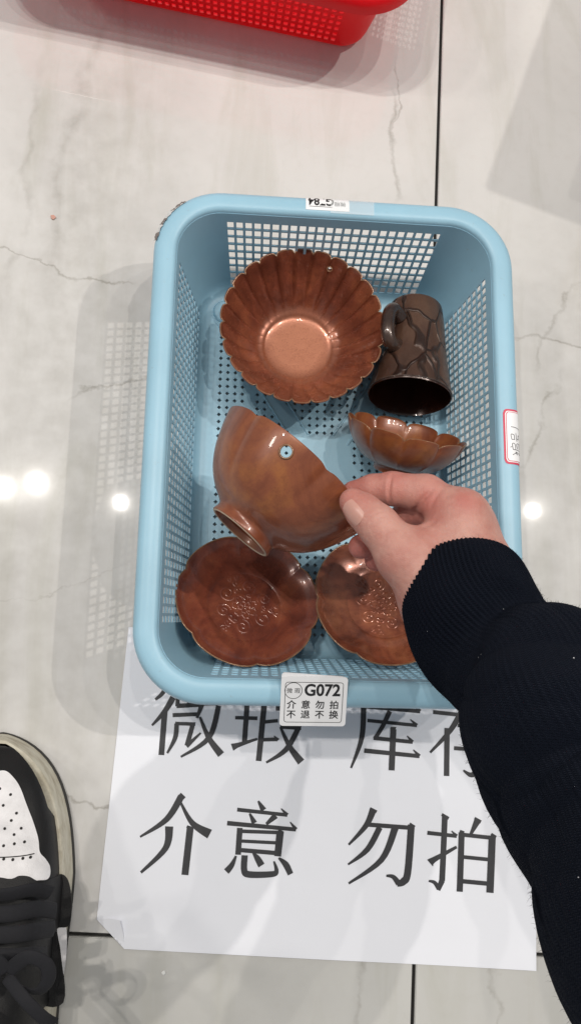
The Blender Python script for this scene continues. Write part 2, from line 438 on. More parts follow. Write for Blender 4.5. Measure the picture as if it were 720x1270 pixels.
for _, st in GLYPHS:
    vs, fs = [], []
    for k, s in enumerate(st):
        a, b = stroke_polys(s)
        base = len(vs)
        for i in range(len(a)):
            for q in (a[i], b[i]):
                x, y = q[0] / 1000, q[1] / 1000
                vs.append((x, y, paper_z(x, y) + 0.00022 + 0.000012 * k))
        for i in range(len(a) - 1):
            fs.append((base + 2 * i, base + 2 * i + 1, base + 2 * i + 3, base + 2 * i + 2))
    mesh_obj('printed_character', vs, fs, M_INK, paper, None)

# ------------------------------------------------------------------ plastic sieve baskets
BA, BB = 0.1075, 0.1560          # inner half width and length at the rim
BBA, BBB = 0.0925, 0.1385        # at the bottom
RIM_PROF = [(0, .0866), (.0003, .0882), (.0014, .0897), (.0034, .0905), (.0070, .0905), (.0105, .0899), (.0132, .0886),
            (.0149, .0866), (.0157, .0838), (.0160, .0800), (.0160, .0762), (.0147, .0762), (.0144, .0800), (.0136, .0835),
            (.0115, .0868), (.0070, .0880), (.0025, .0876)]

def rrect(a, b, r, nseg=10, fa=None, fb=None):
    """points round a rounded rectangle (counter-clockwise from the right side), straight sides split at fractions fb (long) / fa (short)"""
    fa = fa or [-1, 1]; fb = fb or [-1, 1]
    pts = []
    sb, sa = b - r, a - r
    pts += [(a, f * sb) for f in fb]
    pts += [(a - r + r * math.cos(t), b - r + r * math.sin(t)) for t in [PI / 2 * k / nseg for k in range(1, nseg)]]
    pts += [(-f * sa, b) for f in fa]
    pts += [(-a + r - r * math.sin(t), b - r + r * math.cos(t)) for t in [PI / 2 * k / nseg for k in range(1, nseg)]]
    pts += [(-a, -f * sb) for f in fb]
    pts += [(-a + r - r * math.cos(t), -b + r - r * math.sin(t)) for t in [PI / 2 * k / nseg for k in range(1, nseg)]]
    pts += [(f * sa, -b) for f in fa]
    pts += [(a - r + r * math.sin(t), -b + r - r * math.cos(t)) for t in [PI / 2 * k / nseg for k in range(1, nseg)]]
    return pts

def make_basket(mat, loc, rotz, fw=0.71, fh=0.0057, thick=0.0009):
    root = empty('sieve_basket', loc, rotz)
    def breaks(n):
        out, hole = [-1.0], []
        p = 2 * 0.985 / n
        for i in range(n):
            s = -0.985 + i * p
            out += [s + p * (0.5 - fw / 2), s + p * (0.5 + fw / 2)]
        out.append(1.0)
        return out
    NA, NB = 24, 41
    fa, fb = breaks(NA), breaks(NB)
    def half(z):
        t = (z - 0.006) / 0.082
        return BBA + (BA - BBA) * t, BBB + (BB - BBB) * t, 0.020 + 0.010 * t
    levels = [(0.0050, -0.0110, False), (0.0050, -0.0045, False), (0.0062, -0.0018, False), (0.0085, -0.0005, False)]
    z = 0.0130
    for k in range(9):
        levels.append((z, 0, True))            # hole starts at this level
        levels.append((z + fh, 0, False))
        z += 0.0075
    levels.append((0.0868, 0, False))
    rings = []
    for zz, inset, _ in levels:
        a, b, r = half(zz)
        rings.append([(x, y, zz) for x, y in rrect(a + inset, b + inset, r + inset, 10, fa, fb)])
    n = len(rings[0])
    kinds = []                                  # is the span i -> i+1 a hole column?
    for side, f in (('b', fb), ('a', fa), ('b', fb), ('a', fa)):
        m = len(f)
        kinds += [(i % 2 == 1) and i < m - 1 for i in range(m)]
        kinds += [False] * 9
    vs = [p for r in rings for p in r]
    fs = []
    for j in range(len(rings) - 1):
        for i in range(n):
            if levels[j][2] and kinds[i]:
                continue
            i2 = (i + 1) % n
            fs.append((j * n + i, j * n + i2, (j + 1) * n + i2, (j + 1) * n + i))
    bm = bmesh.new()
    bv = [bm.verts.new(v) for v in vs]
    for f in fs:
        bm.faces.new([bv[k] for k in f])
    bmesh.ops.recalc_face_normals(bm, faces=bm.faces)
    # make normals face inwards so the solidify grows outwards
    f0 = max(bm.faces, key=lambda f: f.calc_center_median().z)
    c = f0.calc_center_median()
    if f0.normal.dot(Vector((c.x, c.y, 0))) > 0:
        bmesh.ops.reverse_faces(bm, faces=bm.faces)
    bmesh.ops.solidify(bm, geom=list(bm.faces), thickness=thick)
    from_bm('wall', bm, mat, root, 32)
    # rim
    vs, fs = [], []
    m = len(RIM_PROF)
    ring0 = None
    for d, zz in RIM_PROF:
        pts = rrect(BA + d, BB + d, 0.030 + d * 1.0, 14, [-1 + 0.2 * k for k in range(11)], [-1 + 0.2 * k for k in range(11)])
        n2 = len(pts)
        vs += [(x, y, zz) for x, y in pts]
    for j in range(m):
        j2 = (j + 1) % m
        for i in range(n2):
            i2 = (i + 1) % n2
            fs.append((j * n2 + i, j * n2 + i2, j2 * n2 + i2, j2 * n2 + i))
    bm = bmesh.new()
    bv = [bm.verts.new(v) for v in vs]
    for f in fs: bm.faces.new([bv[k] for k in f])
    bmesh.ops.recalc_face_normals(bm, faces=bm.faces)
    from_bm('rim', bm, mat, root, 50)
    # base plate: a diagonal net of small square holes with solid bands
    bm = bmesh.new()
    p = 0.0056
    A, B = BBA - 0.0075, BBB - 0.0075
    cache = {}
    def V(x, y):
        k = (round(x * 1e6), round(y * 1e6))
        if k not in cache: cache[k] = bm.verts.new((x, y, 0.0046))
        return cache[k]
    nx, ny = int(round(2 * A / p)), int(round(2 * B / p))
    px_, py_ = 2 * A / nx, 2 * B / ny
    for i in range(nx):
        for j in range(ny):
            x0, y0 = -A + i * px_, -B + j * py_
            cx, cy = x0 + px_ / 2, y0 + py_ / 2
            c4 = [V(x0, y0), V(x0 + px_, y0), V(x0 + px_, y0 + py_), V(x0, y0 + py_)]
            diag = min(abs(abs(cx) / A - abs(cy) / B), 9)
            solid = diag < 0.07 or math.hypot(cx, cy) < 0.026 or i in (0, nx - 1) or j in (0, ny - 1) or abs(abs(cx) - A * .62) < .004
            if (cx / A) ** 8 + (cy / B) ** 8 > 1.45:
                continue
            if solid:
                bm.faces.new(c4); continue
            h = 0.0016
            d4 = [V(cx, cy - h), V(cx + h, cy), V(cx, cy + h), V(cx - h, cy)]
            for k in range(4):
                bm.faces.new([c4[k], c4[(k + 1) % 4], d4[k]])
                bm.faces.new([c4[k], d4[k], d4[k - 1]])
    bmesh.ops.recalc_face_normals(bm, faces=bm.faces)
    if sum(f.normal.z for f in bm.faces) < 0: bmesh.ops.reverse_faces(bm, faces=bm.faces)
    bmesh.ops.solidify(bm, geom=list(bm.faces), thickness=0.0016)
    from_bm('base', bm, mat, root, 32)
    # moulded ribs edging the bands on the base
    for sx, sy in ((1, 1), (-1, 1), (-1, -1), (1, -1)):
        for off in (-0.0065, 0.0065):
            L = math.hypot(A, B); ux, uy = sx * A / L, sy * B / L
            nxv, nyv = -uy, ux
            p0 = (ux * 0.027 + nxv * off, uy * 0.027 + nyv * off, 0.0046); p1 = (ux * L * .93 + nxv * off, uy * L * .93 + nyv * off, 0.0046)
            v_, f_ = tube([p0, p1], 0.0009, 6)
            mesh_obj('rib', v_, f_, mat, root, 40)
        # corner boss and foot
        pts = [(0.0, .0072), (.0075, .0072), (.0088, .0060), (.0092, .0040), (.0092, 0.0), (0.0, 0.0)]
        vs, fs = [], []
        for r, zz in pts:
            for k in range(20):
                a = 2 * PI * k / 20
                vs.append((sx * (A - .010) + r * math.cos(a), sy * (B - .010) + r * math.sin(a), zz))
        for j in range(len(pts) - 1):
            for k in range(20):
                k2 = (k + 1) % 20
                fs.append((j * 20 + k, j * 20 + k2, (j + 1) * 20 + k2, (j + 1) * 20 + k))
        mesh_obj('foot', vs, fs, mat, root, 40)
    return root

blue = make_basket(M_BLUE, (0, 0, 0), 0)
tag(blue, 'pale blue plastic sieve basket holding the brown bowls, cup and saucers', 'basket')
ra = math.radians(-9)
rc = (0.0290, 0.3600)
fx, fy = BBB, -BBA      # turned so that its long side faces us: local long axis along the row
red = make_basket(M_RED, (0, 0, 0), ra + PI / 2, 0.62, 0.0046, 0.0016)
ox_, oy_ = math.cos(ra) * fx - math.sin(ra) * fy, math.sin(ra) * fx + math.cos(ra) * fy
red.location = (rc[0] - ox_, rc[1] - oy_, 0)
tag(red, 'bright red plastic sieve basket on the tiles beyond the blue one', 'basket')

# scuffed scraps of old tape left on the far left corner of the rim
M_SCRAP = m_simple('dirty_tape_residue', (0.20, 0.17, 0.16), 0.6, 0.7, 500)
M_SCRAPW = m_simple('peeling_tape', (0.66, 0.66, 0.66), 0.5, 0.2, 300)
sr = random.Random(3)
for k, mat_ in enumerate((M_SCRAP, M_SCRAP, M_SCRAPW, M_SCRAP, M_SCRAPW, M_SCRAP)):
    th0 = PI / 2 + 0.62 + 0.17 * k * 0.8
    vs_, fs_ = [], []
    for i in range(7):
        th = th0 + i * 0.022
        for dd in (0.0, 1.0):
            d = 0.0135 + 0.0022 * dd + sr.uniform(-.0006, .0006)
            R_ = 0.030 + d + (0.0005 if dd else 0.0002)
            vs_.append((-(BA - 0.030) + R_ * math.cos(th), (BB - 0.030) + R_ * math.sin(th), (0.0890 - 0.0032 * dd) + sr.uniform(0, .0007)))
    for i in range(6):
        fs_.append((2 * i, 2 * i + 1, 2 * i + 3, 2 * i + 2))
    mesh_obj('tape_scrap', vs_, fs_, mat_, blue, None)

# ------------------------------------------------------------------ stickers bent over the rim
def rim_path():
    P = np.array(RIM_PROF[2:11])
    P = np.array([[q[0], q[1]] for q in smoothline([tuple(x) for x in P], 6)])
    s = np.concatenate([[0], np.cumsum(np.linalg.norm(np.diff(P, axis=0), axis=1))])
    N = np.gradient(P, axis=0); N /= np.linalg.norm(N, axis=1)[:, None]
    return P, s, np.stack([-N[:, 1], N[:, 0]], 1)
RP, RS, RN = rim_path()
def rim_at(side, s, t, off):
    """side 'back' or 'right'; s along the edge, t metres outwards over the rim from its inner lip"""
    d = np.interp(t, RS, RP[:, 0]); z = np.interp(t, RS, RP[:, 1])
    nd, nz = np.interp(t, RS, RN[:, 0]), np.interp(t, RS, RN[:, 1])
    d, z = d + nd * off, z + nz * off
    if side == 'back':
        return (s, BB + d, z)
    return (BA + d, s, z)
def rim_patch(name, side, poly_s, poly_t, off, mat, parent, n=24, rad=0.0):
    s0, s1 = poly_s; t0, t1 = poly_t
    vs, fs = [], []
    for j in range(n + 1):
        t = t0 + (t1 - t0) * j / n
        ins = 0.0
        if rad > 0:
            e = min(t - t0, t1 - t)
            if e < rad: ins = rad - math.sqrt(max(0, rad * rad - (rad - e) ** 2))
        for s in (s0 + ins, s1 - ins):
            vs.append(rim_at(side, s, t, off))
    for j in range(n):
        fs.append((2 * j, 2 * j + 1, 2 * j + 3, 2 * j + 2))
    return mesh_obj(name, vs, fs, mat, parent, 180)

def text_tris(body, size, bold=0.0):
    cu = bpy.data.curves.new('t', 'FONT')
    cu.body = body; cu.size = size; cu.offset = bold
    cu.align_x = 'CENTER'; cu.align_y = 'CENTER'
    cu.resolution_u = 4
    o = bpy.data.objects.new('t', cu)
    COL.objects.link(o)
    dg = bpy.context.evaluated_depsgraph_get()
    me = bpy.data.meshes.new_from_object(o.evaluated_get(dg))
    vs = [tuple(v.co) for v in me.vertices]; fs = [tuple(p.vertices) for p in me.polygons]
    bpy.data.objects.remove(o); bpy.data.curves.remove(cu); bpy.data.meshes.remove(me)
    return vs, fs

def ring_poly(pts, w):
    """closed flat outline of width w through pts (2D)"""
    P = np.array(pts); T = np.roll(P, -1, 0) - np.roll(P, 1, 0); T /= np.linalg.norm(T, axis=1)[:, None]
    N = np.stack([T[:, 1], -T[:, 0]], 1)
    a, b = P + N * w / 2, P - N * w / 2
    n = len(P)
    vs = [(*q, 0) for q in a] + [(*q, 0) for q in b]
    fs = [(i, (i + 1) % n, n + (i + 1) % n, n + i) for i in range(n)]
    return vs, fs
def rr2(w, h, r, n=6):
    return rrect(w / 2, h / 2, r, n)

# front price tag: a card stuck on the near rim, leaning out and down over the edge
tw, th = 0.0405, 0.0325
TLc, TRc = Vector((-0.0324, -0.1539, 0.0968)), Vector((0.0082, -0.1545, 0.0968))
BLc, BRc = Vector((-0.0313, -0.1840, 0.0832)), Vector((0.0088, -0.1829, 0.0832))
xax = (TRc - TLc + BRc - BLc).normalized()
yax = (TLc - BLc + TRc - BRc); yax = (yax - xax * yax.dot(xax)).normalized()
zax = xax.cross(yax)
tw = ((TRc - TLc).length + (BRc - BLc).length) / 2
th = ((TLc - BLc).length + (TRc - BRc).length) / 2
tagM = Matrix((xax, yax, zax)).transposed().to_4x4()
tagM.translation = (TLc + TRc + BLc + BRc) / 4
ptag = empty('price_tag'); ptag.matrix_world = tagM
tag(ptag, 'white G072 tag with rounded corners on the near rim of the basket', 'label')
bm = bmesh.new()
f = bm.faces.new([bm.verts.new((x, y, 0)) for x, y in rr2(tw, th, 0.0022)])
ex = bmesh.ops.extrude_face_region(bm, geom=[f])
bmesh.ops.translate(bm, vec=(0, 0, -0.0007), verts=[v for v in ex['geom'] if isinstance(v, bmesh.types.BMVert)])
bmesh.ops.recalc_face_normals(bm, faces=bm.faces)
from_bm('card', bm, M_CARD, ptag)
# second card peeking out behind it
bm = bmesh.new()
f = bm.faces.new([bm.verts.new((x - 0.0005, y + 0.0017 - 0.06 * x, -0.0010)) for x, y in rr2(tw * 0.97, th * .96, 0.0022)])
ex = bmesh.ops.extrude_face_region(bm, geom=[f])
bmesh.ops.translate(bm, vec=(0, 0, -0.0006), verts=[v for v in ex['geom'] if isinstance(v, bmesh.types.BMVert)])
bmesh.ops.recalc_face_normals(bm, faces=bm.faces)
from_bm('backing_card', bm, M_CARD, ptag)
def put(name, vf, dx, dy, parent, mat, z=0.00015, sx=1, sy=1):
    vs = [(v[0] * sx + dx, v[1] * sy + dy, z) for v in vf[0]]
    return mesh_obj(name, vs, vf[1], mat, parent)
put('border_line', ring_poly(rr2(tw * .87, th * .81, 0.0016), 0.00032), 0, -th * 0.015, ptag, M_LINE)
put('emblem_ring', ring_poly([(0.0052 * math.cos(2 * PI * k / 40), 0.0052 * math.sin(2 * PI * k / 40)) for k in range(40)], 0.00035), -tw * .312, th * .22, ptag, M_LINE)
put('emblem_text', text_tris('微 瑕', 0.0037), -tw * .312, th * .212, ptag, M_LINE)
put('tag_number', text_tris('G072', 0.0106, 0.00030), tw * .122, th * .225, ptag, M_LINE, 0.00015, 0.93, 1)
for row, y in (('介意勿拍', -.075), ('不退不换', -.275)):
    for k, ch in enumerate(row):
        v0, f0 = text_tris(ch, 0.0058)
        vv, ff_ = [], []
        for q, (ax_, ay_) in enumerate(((0, 0), (.00016, 0), (0, .00016), (.00016, .00016))):      # struck four times for weight
            ff_ += [tuple(i + len(vv) for i in f) for f in f0]
            vv += [(v[0] + ax_ + tw * (-.335 + .215 * k), v[1] + ay_ + th * y, .00014 + .00002 * q) for v in v0]
        mesh_obj('tag_character', vv, ff_, M_LINE, ptag)

# number label on the far rim, upside down to us
btag = empty('basket_label')
tag(btag, 'small white upside-down printed label on the far rim of the blue basket', 'label')
def rim_text(name, body, size, side, sc, tc, rot, mat, parent, bold=0.0, sx=1.0, off=0.00035):
    vs, fs = text_tris(body, size, bold)
    out = []
    for x, y, z in vs:
        x *= sx
        if rot == 180: x, y = -x, -y
        if rot == 90: x, y = -y, x      # reads up along +y on the right side: x -> s
        out.append(rim_at(side, sc + x, tc + y, off) if side == 'back' else rim_at(side, sc + y, tc + x, off))
    return mesh_obj(name, out, fs, mat, parent)
sL = (-0.0215, 0.1663, 0.0900)[0]; sR = (0.0125, 0.1661, 0.0900)[0]
rim_patch('paper_label', 'back', (sL, sR - 0.004), (0.0028, 0.0270), 0.00018, M_CARD, btag)
rim_text('label_number', 'G784', 0.0100, 'back', sL + 0.0105, 0.0104, 180, M_LINE, btag, 0.00025, 0.8)
rim_text('emblem_text', '微瑕', 0.0040, 'back', sL + 0.0235, 0.0085, 180, M_LINE, btag)
vs = [rim_at('back', sL + 0.0022 + u, 0.0052 + w, 0.00035) for u, w in ((0, 0), (.016, 0), (.016, .0003), (0, .0003))]
mesh_obj('border_line', vs, [(0, 1, 2, 3)], M_LINE, btag)
# clear tape over its right part
t = NT('clear_tape')
t.set(Base_Color=(0.95, 0.96, 0.97), Roughness=0.15, Alpha=0.30)
M_TAPE = t.m
tape = rim_patch('clear_tape', 'back', (sL + 0.017, sR + 0.013), (0.0012, 0.0270), 0.0006, M_TAPE, None)
tag(tape, 'clear sticky tape over the right part of the far rim label', 'tape')

# red bordered hand numbered sticker on the right rim
rtag = empty('number_sticker')
tag(rtag, 'red bordered white sticker with handwriting on the right rim of the basket', 'label')
s0, s1 = (0.1197, -0.0146, 0.0900)[1], (0.1210, 0.0231, 0.0900)[1]
t0, t1 = 0.0026, 0.0275
rim_patch('red_border', 'right', (s0, s1), (t0, t1), 0.00018, M_REDINK, rtag, 30, 0.003)
rim_patch('white_line', 'right', (s0 + .0013, s1 - .0013), (t0 + .0013, t1), 0.00028, M_CARD, rtag, 30, 0.0022)
rim_patch('red_line', 'right', (s0 + .0019, s1 - .0019), (t0 + .0019, t1), 0.00036, M_REDINK, rtag, 30, 0.0020)
rim_patch('paper_label', 'right', (s0 + .0023, s1 - .0023), (t0 + .0023, t1), 0.00044, M_CARD, rtag, 30, 0.0018)
# handwriting in label coordinates: u along the reading direction (away from us), v towards the basket = up
HAND = [  # 编
 [(0.2, 6.2), (1.4, 4.4), (0.4, 3.8), (2.0, 4.6), (0.6, 1.8)], [(0.2, 1.2), (2.2, 2.0)], [(4.2, 7.2), (4.6, 6.4)],
 [(3.0, 5.9), (6.2, 6.2), (6.0, 4.9), (3.2, 4.6)], [(3.1, 5.9), (2.9, 2.6), (2.2, 0.6)], [(3.6, 3.6), (6.4, 3.9), (6.2, 0.8), (5.8, 1.2)],
 [(3.7, 3.6), (3.6, 0.9)], [(4.5, 3.6), (4.5, 1.0)], [(5.3, 3.7), (5.3, 1.0)], [(3.5, 2.3), (6.2, 2.5)],
 # 号
 [(8.4, 6.4), (8.6, 4.9)], [(8.4, 6.4), (11.2, 6.7), (10.9, 5.1)], [(8.6, 5.0), (10.9, 5.2)], [(7.6, 3.8), (12.0, 4.3)],
 [(9.2, 4.0), (8.8, 2.7), (11.0, 2.9), (10.6, 1.0), (9.6, 0.6)],
 # 1
 [(15.2, 6.6), (15.0, 4.2), (14.2, 0.8)]]
vs, fs = [], []
for st in HAND:
    pts = [(p[0] * .00128, p[1] * .00150) for p in st]
    P = np.array([q[:2] for q in smoothline(pts, 4)]) if len(pts) > 2 else np.array(pts)
    T = np.gradient(P, axis=0); T /= np.linalg.norm(T, axis=1)[:, None] + 1e-9
    N = np.stack([-T[:, 1], T[:, 0]], 1) * 0.00019
    b = len(vs)
    for q, nn in zip(P, N):
        for w in (q + nn, q - nn):
            vs.append(rim_at('right', s0 + 0.0060 + w[0], t0 + 0.0150 - w[1], 0.00056))
    for i in range(len(P) - 1):
        fs.append((b + 2 * i, b + 2 * i + 1, b + 2 * i + 3, b + 2 * i + 2))
mesh_obj('handwriting', vs, fs, M_LINE, rtag)

# ------------------------------------------------------------------ ceramics
def basis(axis, xref):
    z = Vector(axis).normalized()
    x = Vector(xref); x = (x - z * x.dot(z)).normalized()
    y = z.cross(x)
    return Matrix((x, y, z)).transposed()

def lathe(name, prof, lobe, nseg, mat, parent, smooth=60, relief=None):
    """prof: (r, z, w) closed from the axis back to the axis, lobe(theta, w, r, z) -> (r, z)"""
    vs, fs = [], []
    n = nseg
    ths = [2 * PI * k / n for k in range(n)]
    for r, z, w in prof:
        for th in ths:
            rr, zz = lobe(th, w, r, z)
            vs.append((rr * math.cos(th), rr * math.sin(th), zz))
    if relief is not None:
        vs = relief(np.array(vs))
    m = len(prof)
    for j in range(m - 1):
        for k in range(n):
            k2 = (k + 1) % n
            fs.append((j * n + k, j * n + k2, (j + 1) * n + k2, (j + 1) * n + k))
    bm = bmesh.new()
    bv = [bm.verts.new(v) for v in vs]
    for f in fs: bm.faces.new([bv[k] for k in f])
    bmesh.ops.remove_doubles(bm, verts=bm.verts, dist=1e-7)
    bmesh.ops.recalc_face_normals(bm, faces=bm.faces)
    return from_bm(name, bm, mat, parent, smooth)

def dense(prof, n):
    """resample (r, z, w) polyline with Catmull-Rom"""
    return [tuple(q) for q in smoothline(prof, n)]

def lip_tube(parent, r, z, lobe, nseg, rad, mat, name='rim_edge'):
    pts = []
    for k in range(nseg):
        th = 2 * PI * k / nseg
        rr, zz = lobe(th, 1.0, r, z)
        pts.append((rr * math.cos(th), rr * math.sin(th), zz))
    v_, f_ = tube(pts, rad, 6, closed=True)
    return mesh_obj(name, v_, f_, mat, parent, 180)

def cut_hole(o, loc, direction, rad):
    """drill a round hole through mesh object o (object space)"""
    bm = bmesh.new()
    bmesh.ops.create_cone(bm, cap_ends=True, segments=28, radius1=rad, radius2=rad, depth=0.016)
    me = bpy.data.meshes.new('c'); bm.to_mesh(me); bm.free()
    c = bpy.data.objects.new('c', me)
    c.parent = o
    c.matrix_local = Matrix.Translation(loc) @ Vector(direction).to_track_quat('Z', 'Y').to_matrix().to_4x4()
    COL.objects.link(c)
    md = o.modifiers.new('b', 'BOOLEAN'); md.object = c; md.operation = 'DIFFERENCE'; md.solver = 'EXACT'
    bpy.context.view_layer.update()
    dg = bpy.context.evaluated_depsgraph_get()
    new = bpy.data.meshes.new_from_object(o.evaluated_get(dg))
    o.modifiers.clear()
    old = o.data; o.data = new
    bpy.data.meshes.remove(old)
    bpy.data.objects.remove(c); bpy.data.meshes.remove(me)

# --- large fluted bowl, standing on the base
NF = 26
def flute(th, w, r, z):
    s = abs(math.sin(NF * th / 2))
    cusp = 0.8 * math.exp(-(s / 0.22) ** 2) + 0.45 * (1 - s) ** 1.3
    return r * (1 - 0.040 * w * (1.35 - 0.35 * w) * cusp), z - 0.0008 * w * w * cusp
fb_ = empty('fluted_bowl', (-0.0190, 0.0920, 0.0062))
tag(fb_, 'large fluted bowl with a scalloped rim standing upright at the far left', 'bowl')
outer = dense([(.0001, .0040, 0), (.0190, .0040, 0), (.0195, .0002, 0), (.0235, .0002, 0), (.0245, .0045, 0), (.0330, .0085, .45), (.0440, .0190, .8), (.0530, .0330, .95), (.0585, .0465, 1.0)], 4)
inner = dense([(.0590, .0478, 1.0), (.0574, .0470, 1.0), (.0505, .0340, .98), (.0415, .0200, .90), (.0325, .0105, .62), (.0270, .0077, .16), (.0246, .0064, 0), (.0205, .0058, 0), (.0120, .0056, 0), (.0001, .0055, 0)], 5)
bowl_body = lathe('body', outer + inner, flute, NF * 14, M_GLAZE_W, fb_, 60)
lip_tube(fb_, .0584, .0477, flute, NF * 14, 0.00055, M_EDGE)
hth = math.radians(68)
hl = Vector((0.0530 * math.cos(hth), 0.0530 * math.sin(hth), 0.0390))
hdir = Vector((math.cos(hth), math.sin(hth), -0.55))
cut_hole(bowl_body, hl, hdir, 0.0016)
shade(bowl_body.data, 50)
def hole_bead(parent, loc, direction, R, r, mat):
    M = Vector(direction).to_track_quat('Z', 'Y').to_matrix()
    pts = [Vector(loc) + M @ Vector((R * math.cos(2 * PI * k / 24), R * math.sin(2 * PI * k / 24), 0)) for k in range(24)]
    v_, f_ = tube(pts, r, 6, closed=True)
    return mesh_obj('hole_edge', v_, f_, mat, parent, 180)
hole_bead(fb_, hl - hdir.normalized() * 0.0012, hdir, 0.0019, 0.00050, M_EDGE)

# --- cup lying on its side
mo, mb = Vector((0.0604, 0.0491, 0.0372)), Vector((0.0680, 0.1222, 0.0280))
ax = (mo - mb).normalized(); ml = (mo - mb).length
side = Vector((0.0391, 0.0831, 0.0600)) - Vector((0.0624, 0.0946, 0.0330))
cup = empty('cup'); cup.matrix_world = Matrix.Translation(mb) @ basis(ax, side).to_4x4()
tag(cup, 'dark brown cup with a ring handle lying on its side', 'cup')
plain = lambda th, w, r, z: (r * (1 + 0.012 * w * math.sin(3 * th + 1)), z)
out_p = dense([(.0001, .0020, 0), (.0150, .0020, 0), (.0155, 0, 0), (.0178, 0, 0), (.0196, .0020, 0), (.0208, .0080, 0), (.0228, ml * .32, .3), (.0255, ml * .62, .6), (.0296, ml * .95, 1), (.0304, ml, 1)], 5)
in_p = dense([(.0300, ml + .0006, 1), (.0290, ml, 1), (.0248, ml * .66, .6), (.0215, ml * .32, .3), (.0190, .0080, 0), (.0150, .0048, 0), (.0001, .0045, 0)], 4)
def crackle(v):
    # raised wandering ridges like tree bark, on the outside only
    return v
lathe('body', out_p, plain, 72, None, cup, 60).data.materials.append(None)
body = [c for c in cup.children if c.name.startswith('body')][0]
t = NT('bark_relief_glaze')
v = t.coord('Object', (1, 1, 0.6))
wv = t.n('ShaderNodeVectorMath', operation='ADD')
nz = t.n('ShaderNodeTexNoise'); nz.inputs['Scale'].default_value = 34; nz.inputs['Detail'].default_value = 2
sc_ = t.n('ShaderNodeVectorMath', operation='SCALE'); sc_.inputs['Scale'].default_value = 0.020
t.l(v, nz.inputs['Vector']); t.l(nz.outputs['Color'], sc_.inputs[0]); t.l(v, wv.inputs[0]); t.l(sc_.outputs[0], wv.inputs[1])
vo = t.n('ShaderNodeTexVoronoi', feature='DISTANCE_TO_EDGE'); vo.inputs['Scale'].default_value = 50
t.l(wv.outputs[0], vo.inputs['Vector'])
ridge = t.ramp(vo.outputs['Distance'], [(0.0, (1, 1, 1)), (0.022, (0.75, 0.75, 0.75)), (0.052, (0, 0, 0))])
n3 = t.noise(v, 170, 4, 0.6)
c = t.ramp(t.noise(v, 40, 4), [(0.3, (0.050, 0.024, 0.015)), (0.5, (0.082, 0.040, 0.026)), (0.68, (0.115, 0.060, 0.037))])
c = t.mix(t.math('MULTIPLY', ridge, 0.75), c, (0.011, 0.004, 0.003))
t.set(Base_Color=c, Roughness=0.36, Specular_IOR_Level=0.45, Metallic=0.25)
t.b.inputs['Coat Weight'].default_value = 0.12; t.b.inputs['Coat Roughness'].default_value = 0.2
t.bump(t.math('ADD', ridge, t.math('MULTIPLY', n3, 0.5)), 0.9, 0.0018)
body.data.materials.clear(); body.data.materials.append(t.m)
lathe('inside', in_p, plain, 72, M_GLAZE_E, cup, 60)
lip_tube(cup, .0301, ml + .0004, plain, 72, 0.0006, M_GLAZE_D)
hpath = smoothline([(.0215, 0, ml * .30), (.0295, 0, ml * .27), (.0350, 0, ml * .33), (.0368, 0, ml * .44), (.0360, 0, ml * .56), (.0315, 0, ml * .64), (.0240, 0, ml * .63)], 6)
v_, f_ = tube(hpath, [0.0050 + 0.0014 * abs(2 * i / (len(hpath) - 1) - 1) ** 3 for i in range(len(hpath))], 14)
mesh_obj('handle', v_, f_, M_GLAZE_D, cup, 180)
for zz in (.30, .63):       # rolled ends where the handle meets the wall
    pts = [(.0232 + .0030 * math.cos(a), .0030 * math.sin(a) * 1.3, ml * zz + .0030 * math.sin(a + .6)) for a in [2 * PI * k / 18 for k in range(18)]]
    v_, f_ = tube(pts, 0.0019, 8, closed=True)
    mesh_obj('handle_scroll', v_, f_, M_GLAZE_D, cup, 180)

# --- small petal bowl tipped on its side
NS = 10
def petal(th, w, r, z):
    s = abs(math.sin(NS * th / 2))
    cusp = 0.6 * (1 - s) ** 1.6 + 0.4 * math.exp(-(s / 0.16) ** 2)
    return r * (1 - 0.070 * w * cusp), z - 0.0038 * w * w * cusp
sc0 = Vector((0.0562, 0.0195, 0.0475))
sa_ = Vector((0.180, 0.860, 0.445)).normalized()
sb = empty('petal_bowl')
sb.matrix_world = Matrix.Translation(sc0 - sa_ * 0.0315) @ basis(sa_, (1, 0.2, 0)).to_4x4()
tag(sb, 'small petal bowl tipped on its side between the dark cup and the hand', 'bowl')
so = dense([(.0001, .0030, 0), (.0125, .0030, 0), (.0130, .0002, 0), (.0160, .0002, 0), (.0170, .0040, 0), (.0250, .0075, .5), (.0345, .0155, .9), (.0405, .0245, 1), (.0428, .0315, 1)], 4)
si = dense([(.0429, .0325, 1), (.0415, .0320, 1), (.0382, .0250, 1), (.0322, .0168, .9), (.0220, .0095, .5), (.0150, .0070, 0), (.0001, .0068, 0)], 4)
lathe('body', so + si, petal, NS * 24, M_GLAZE_B, sb, 60)
lip_tube(sb, .0424, .0323, petal, NS * 24, 0.0005, M_EDGE)

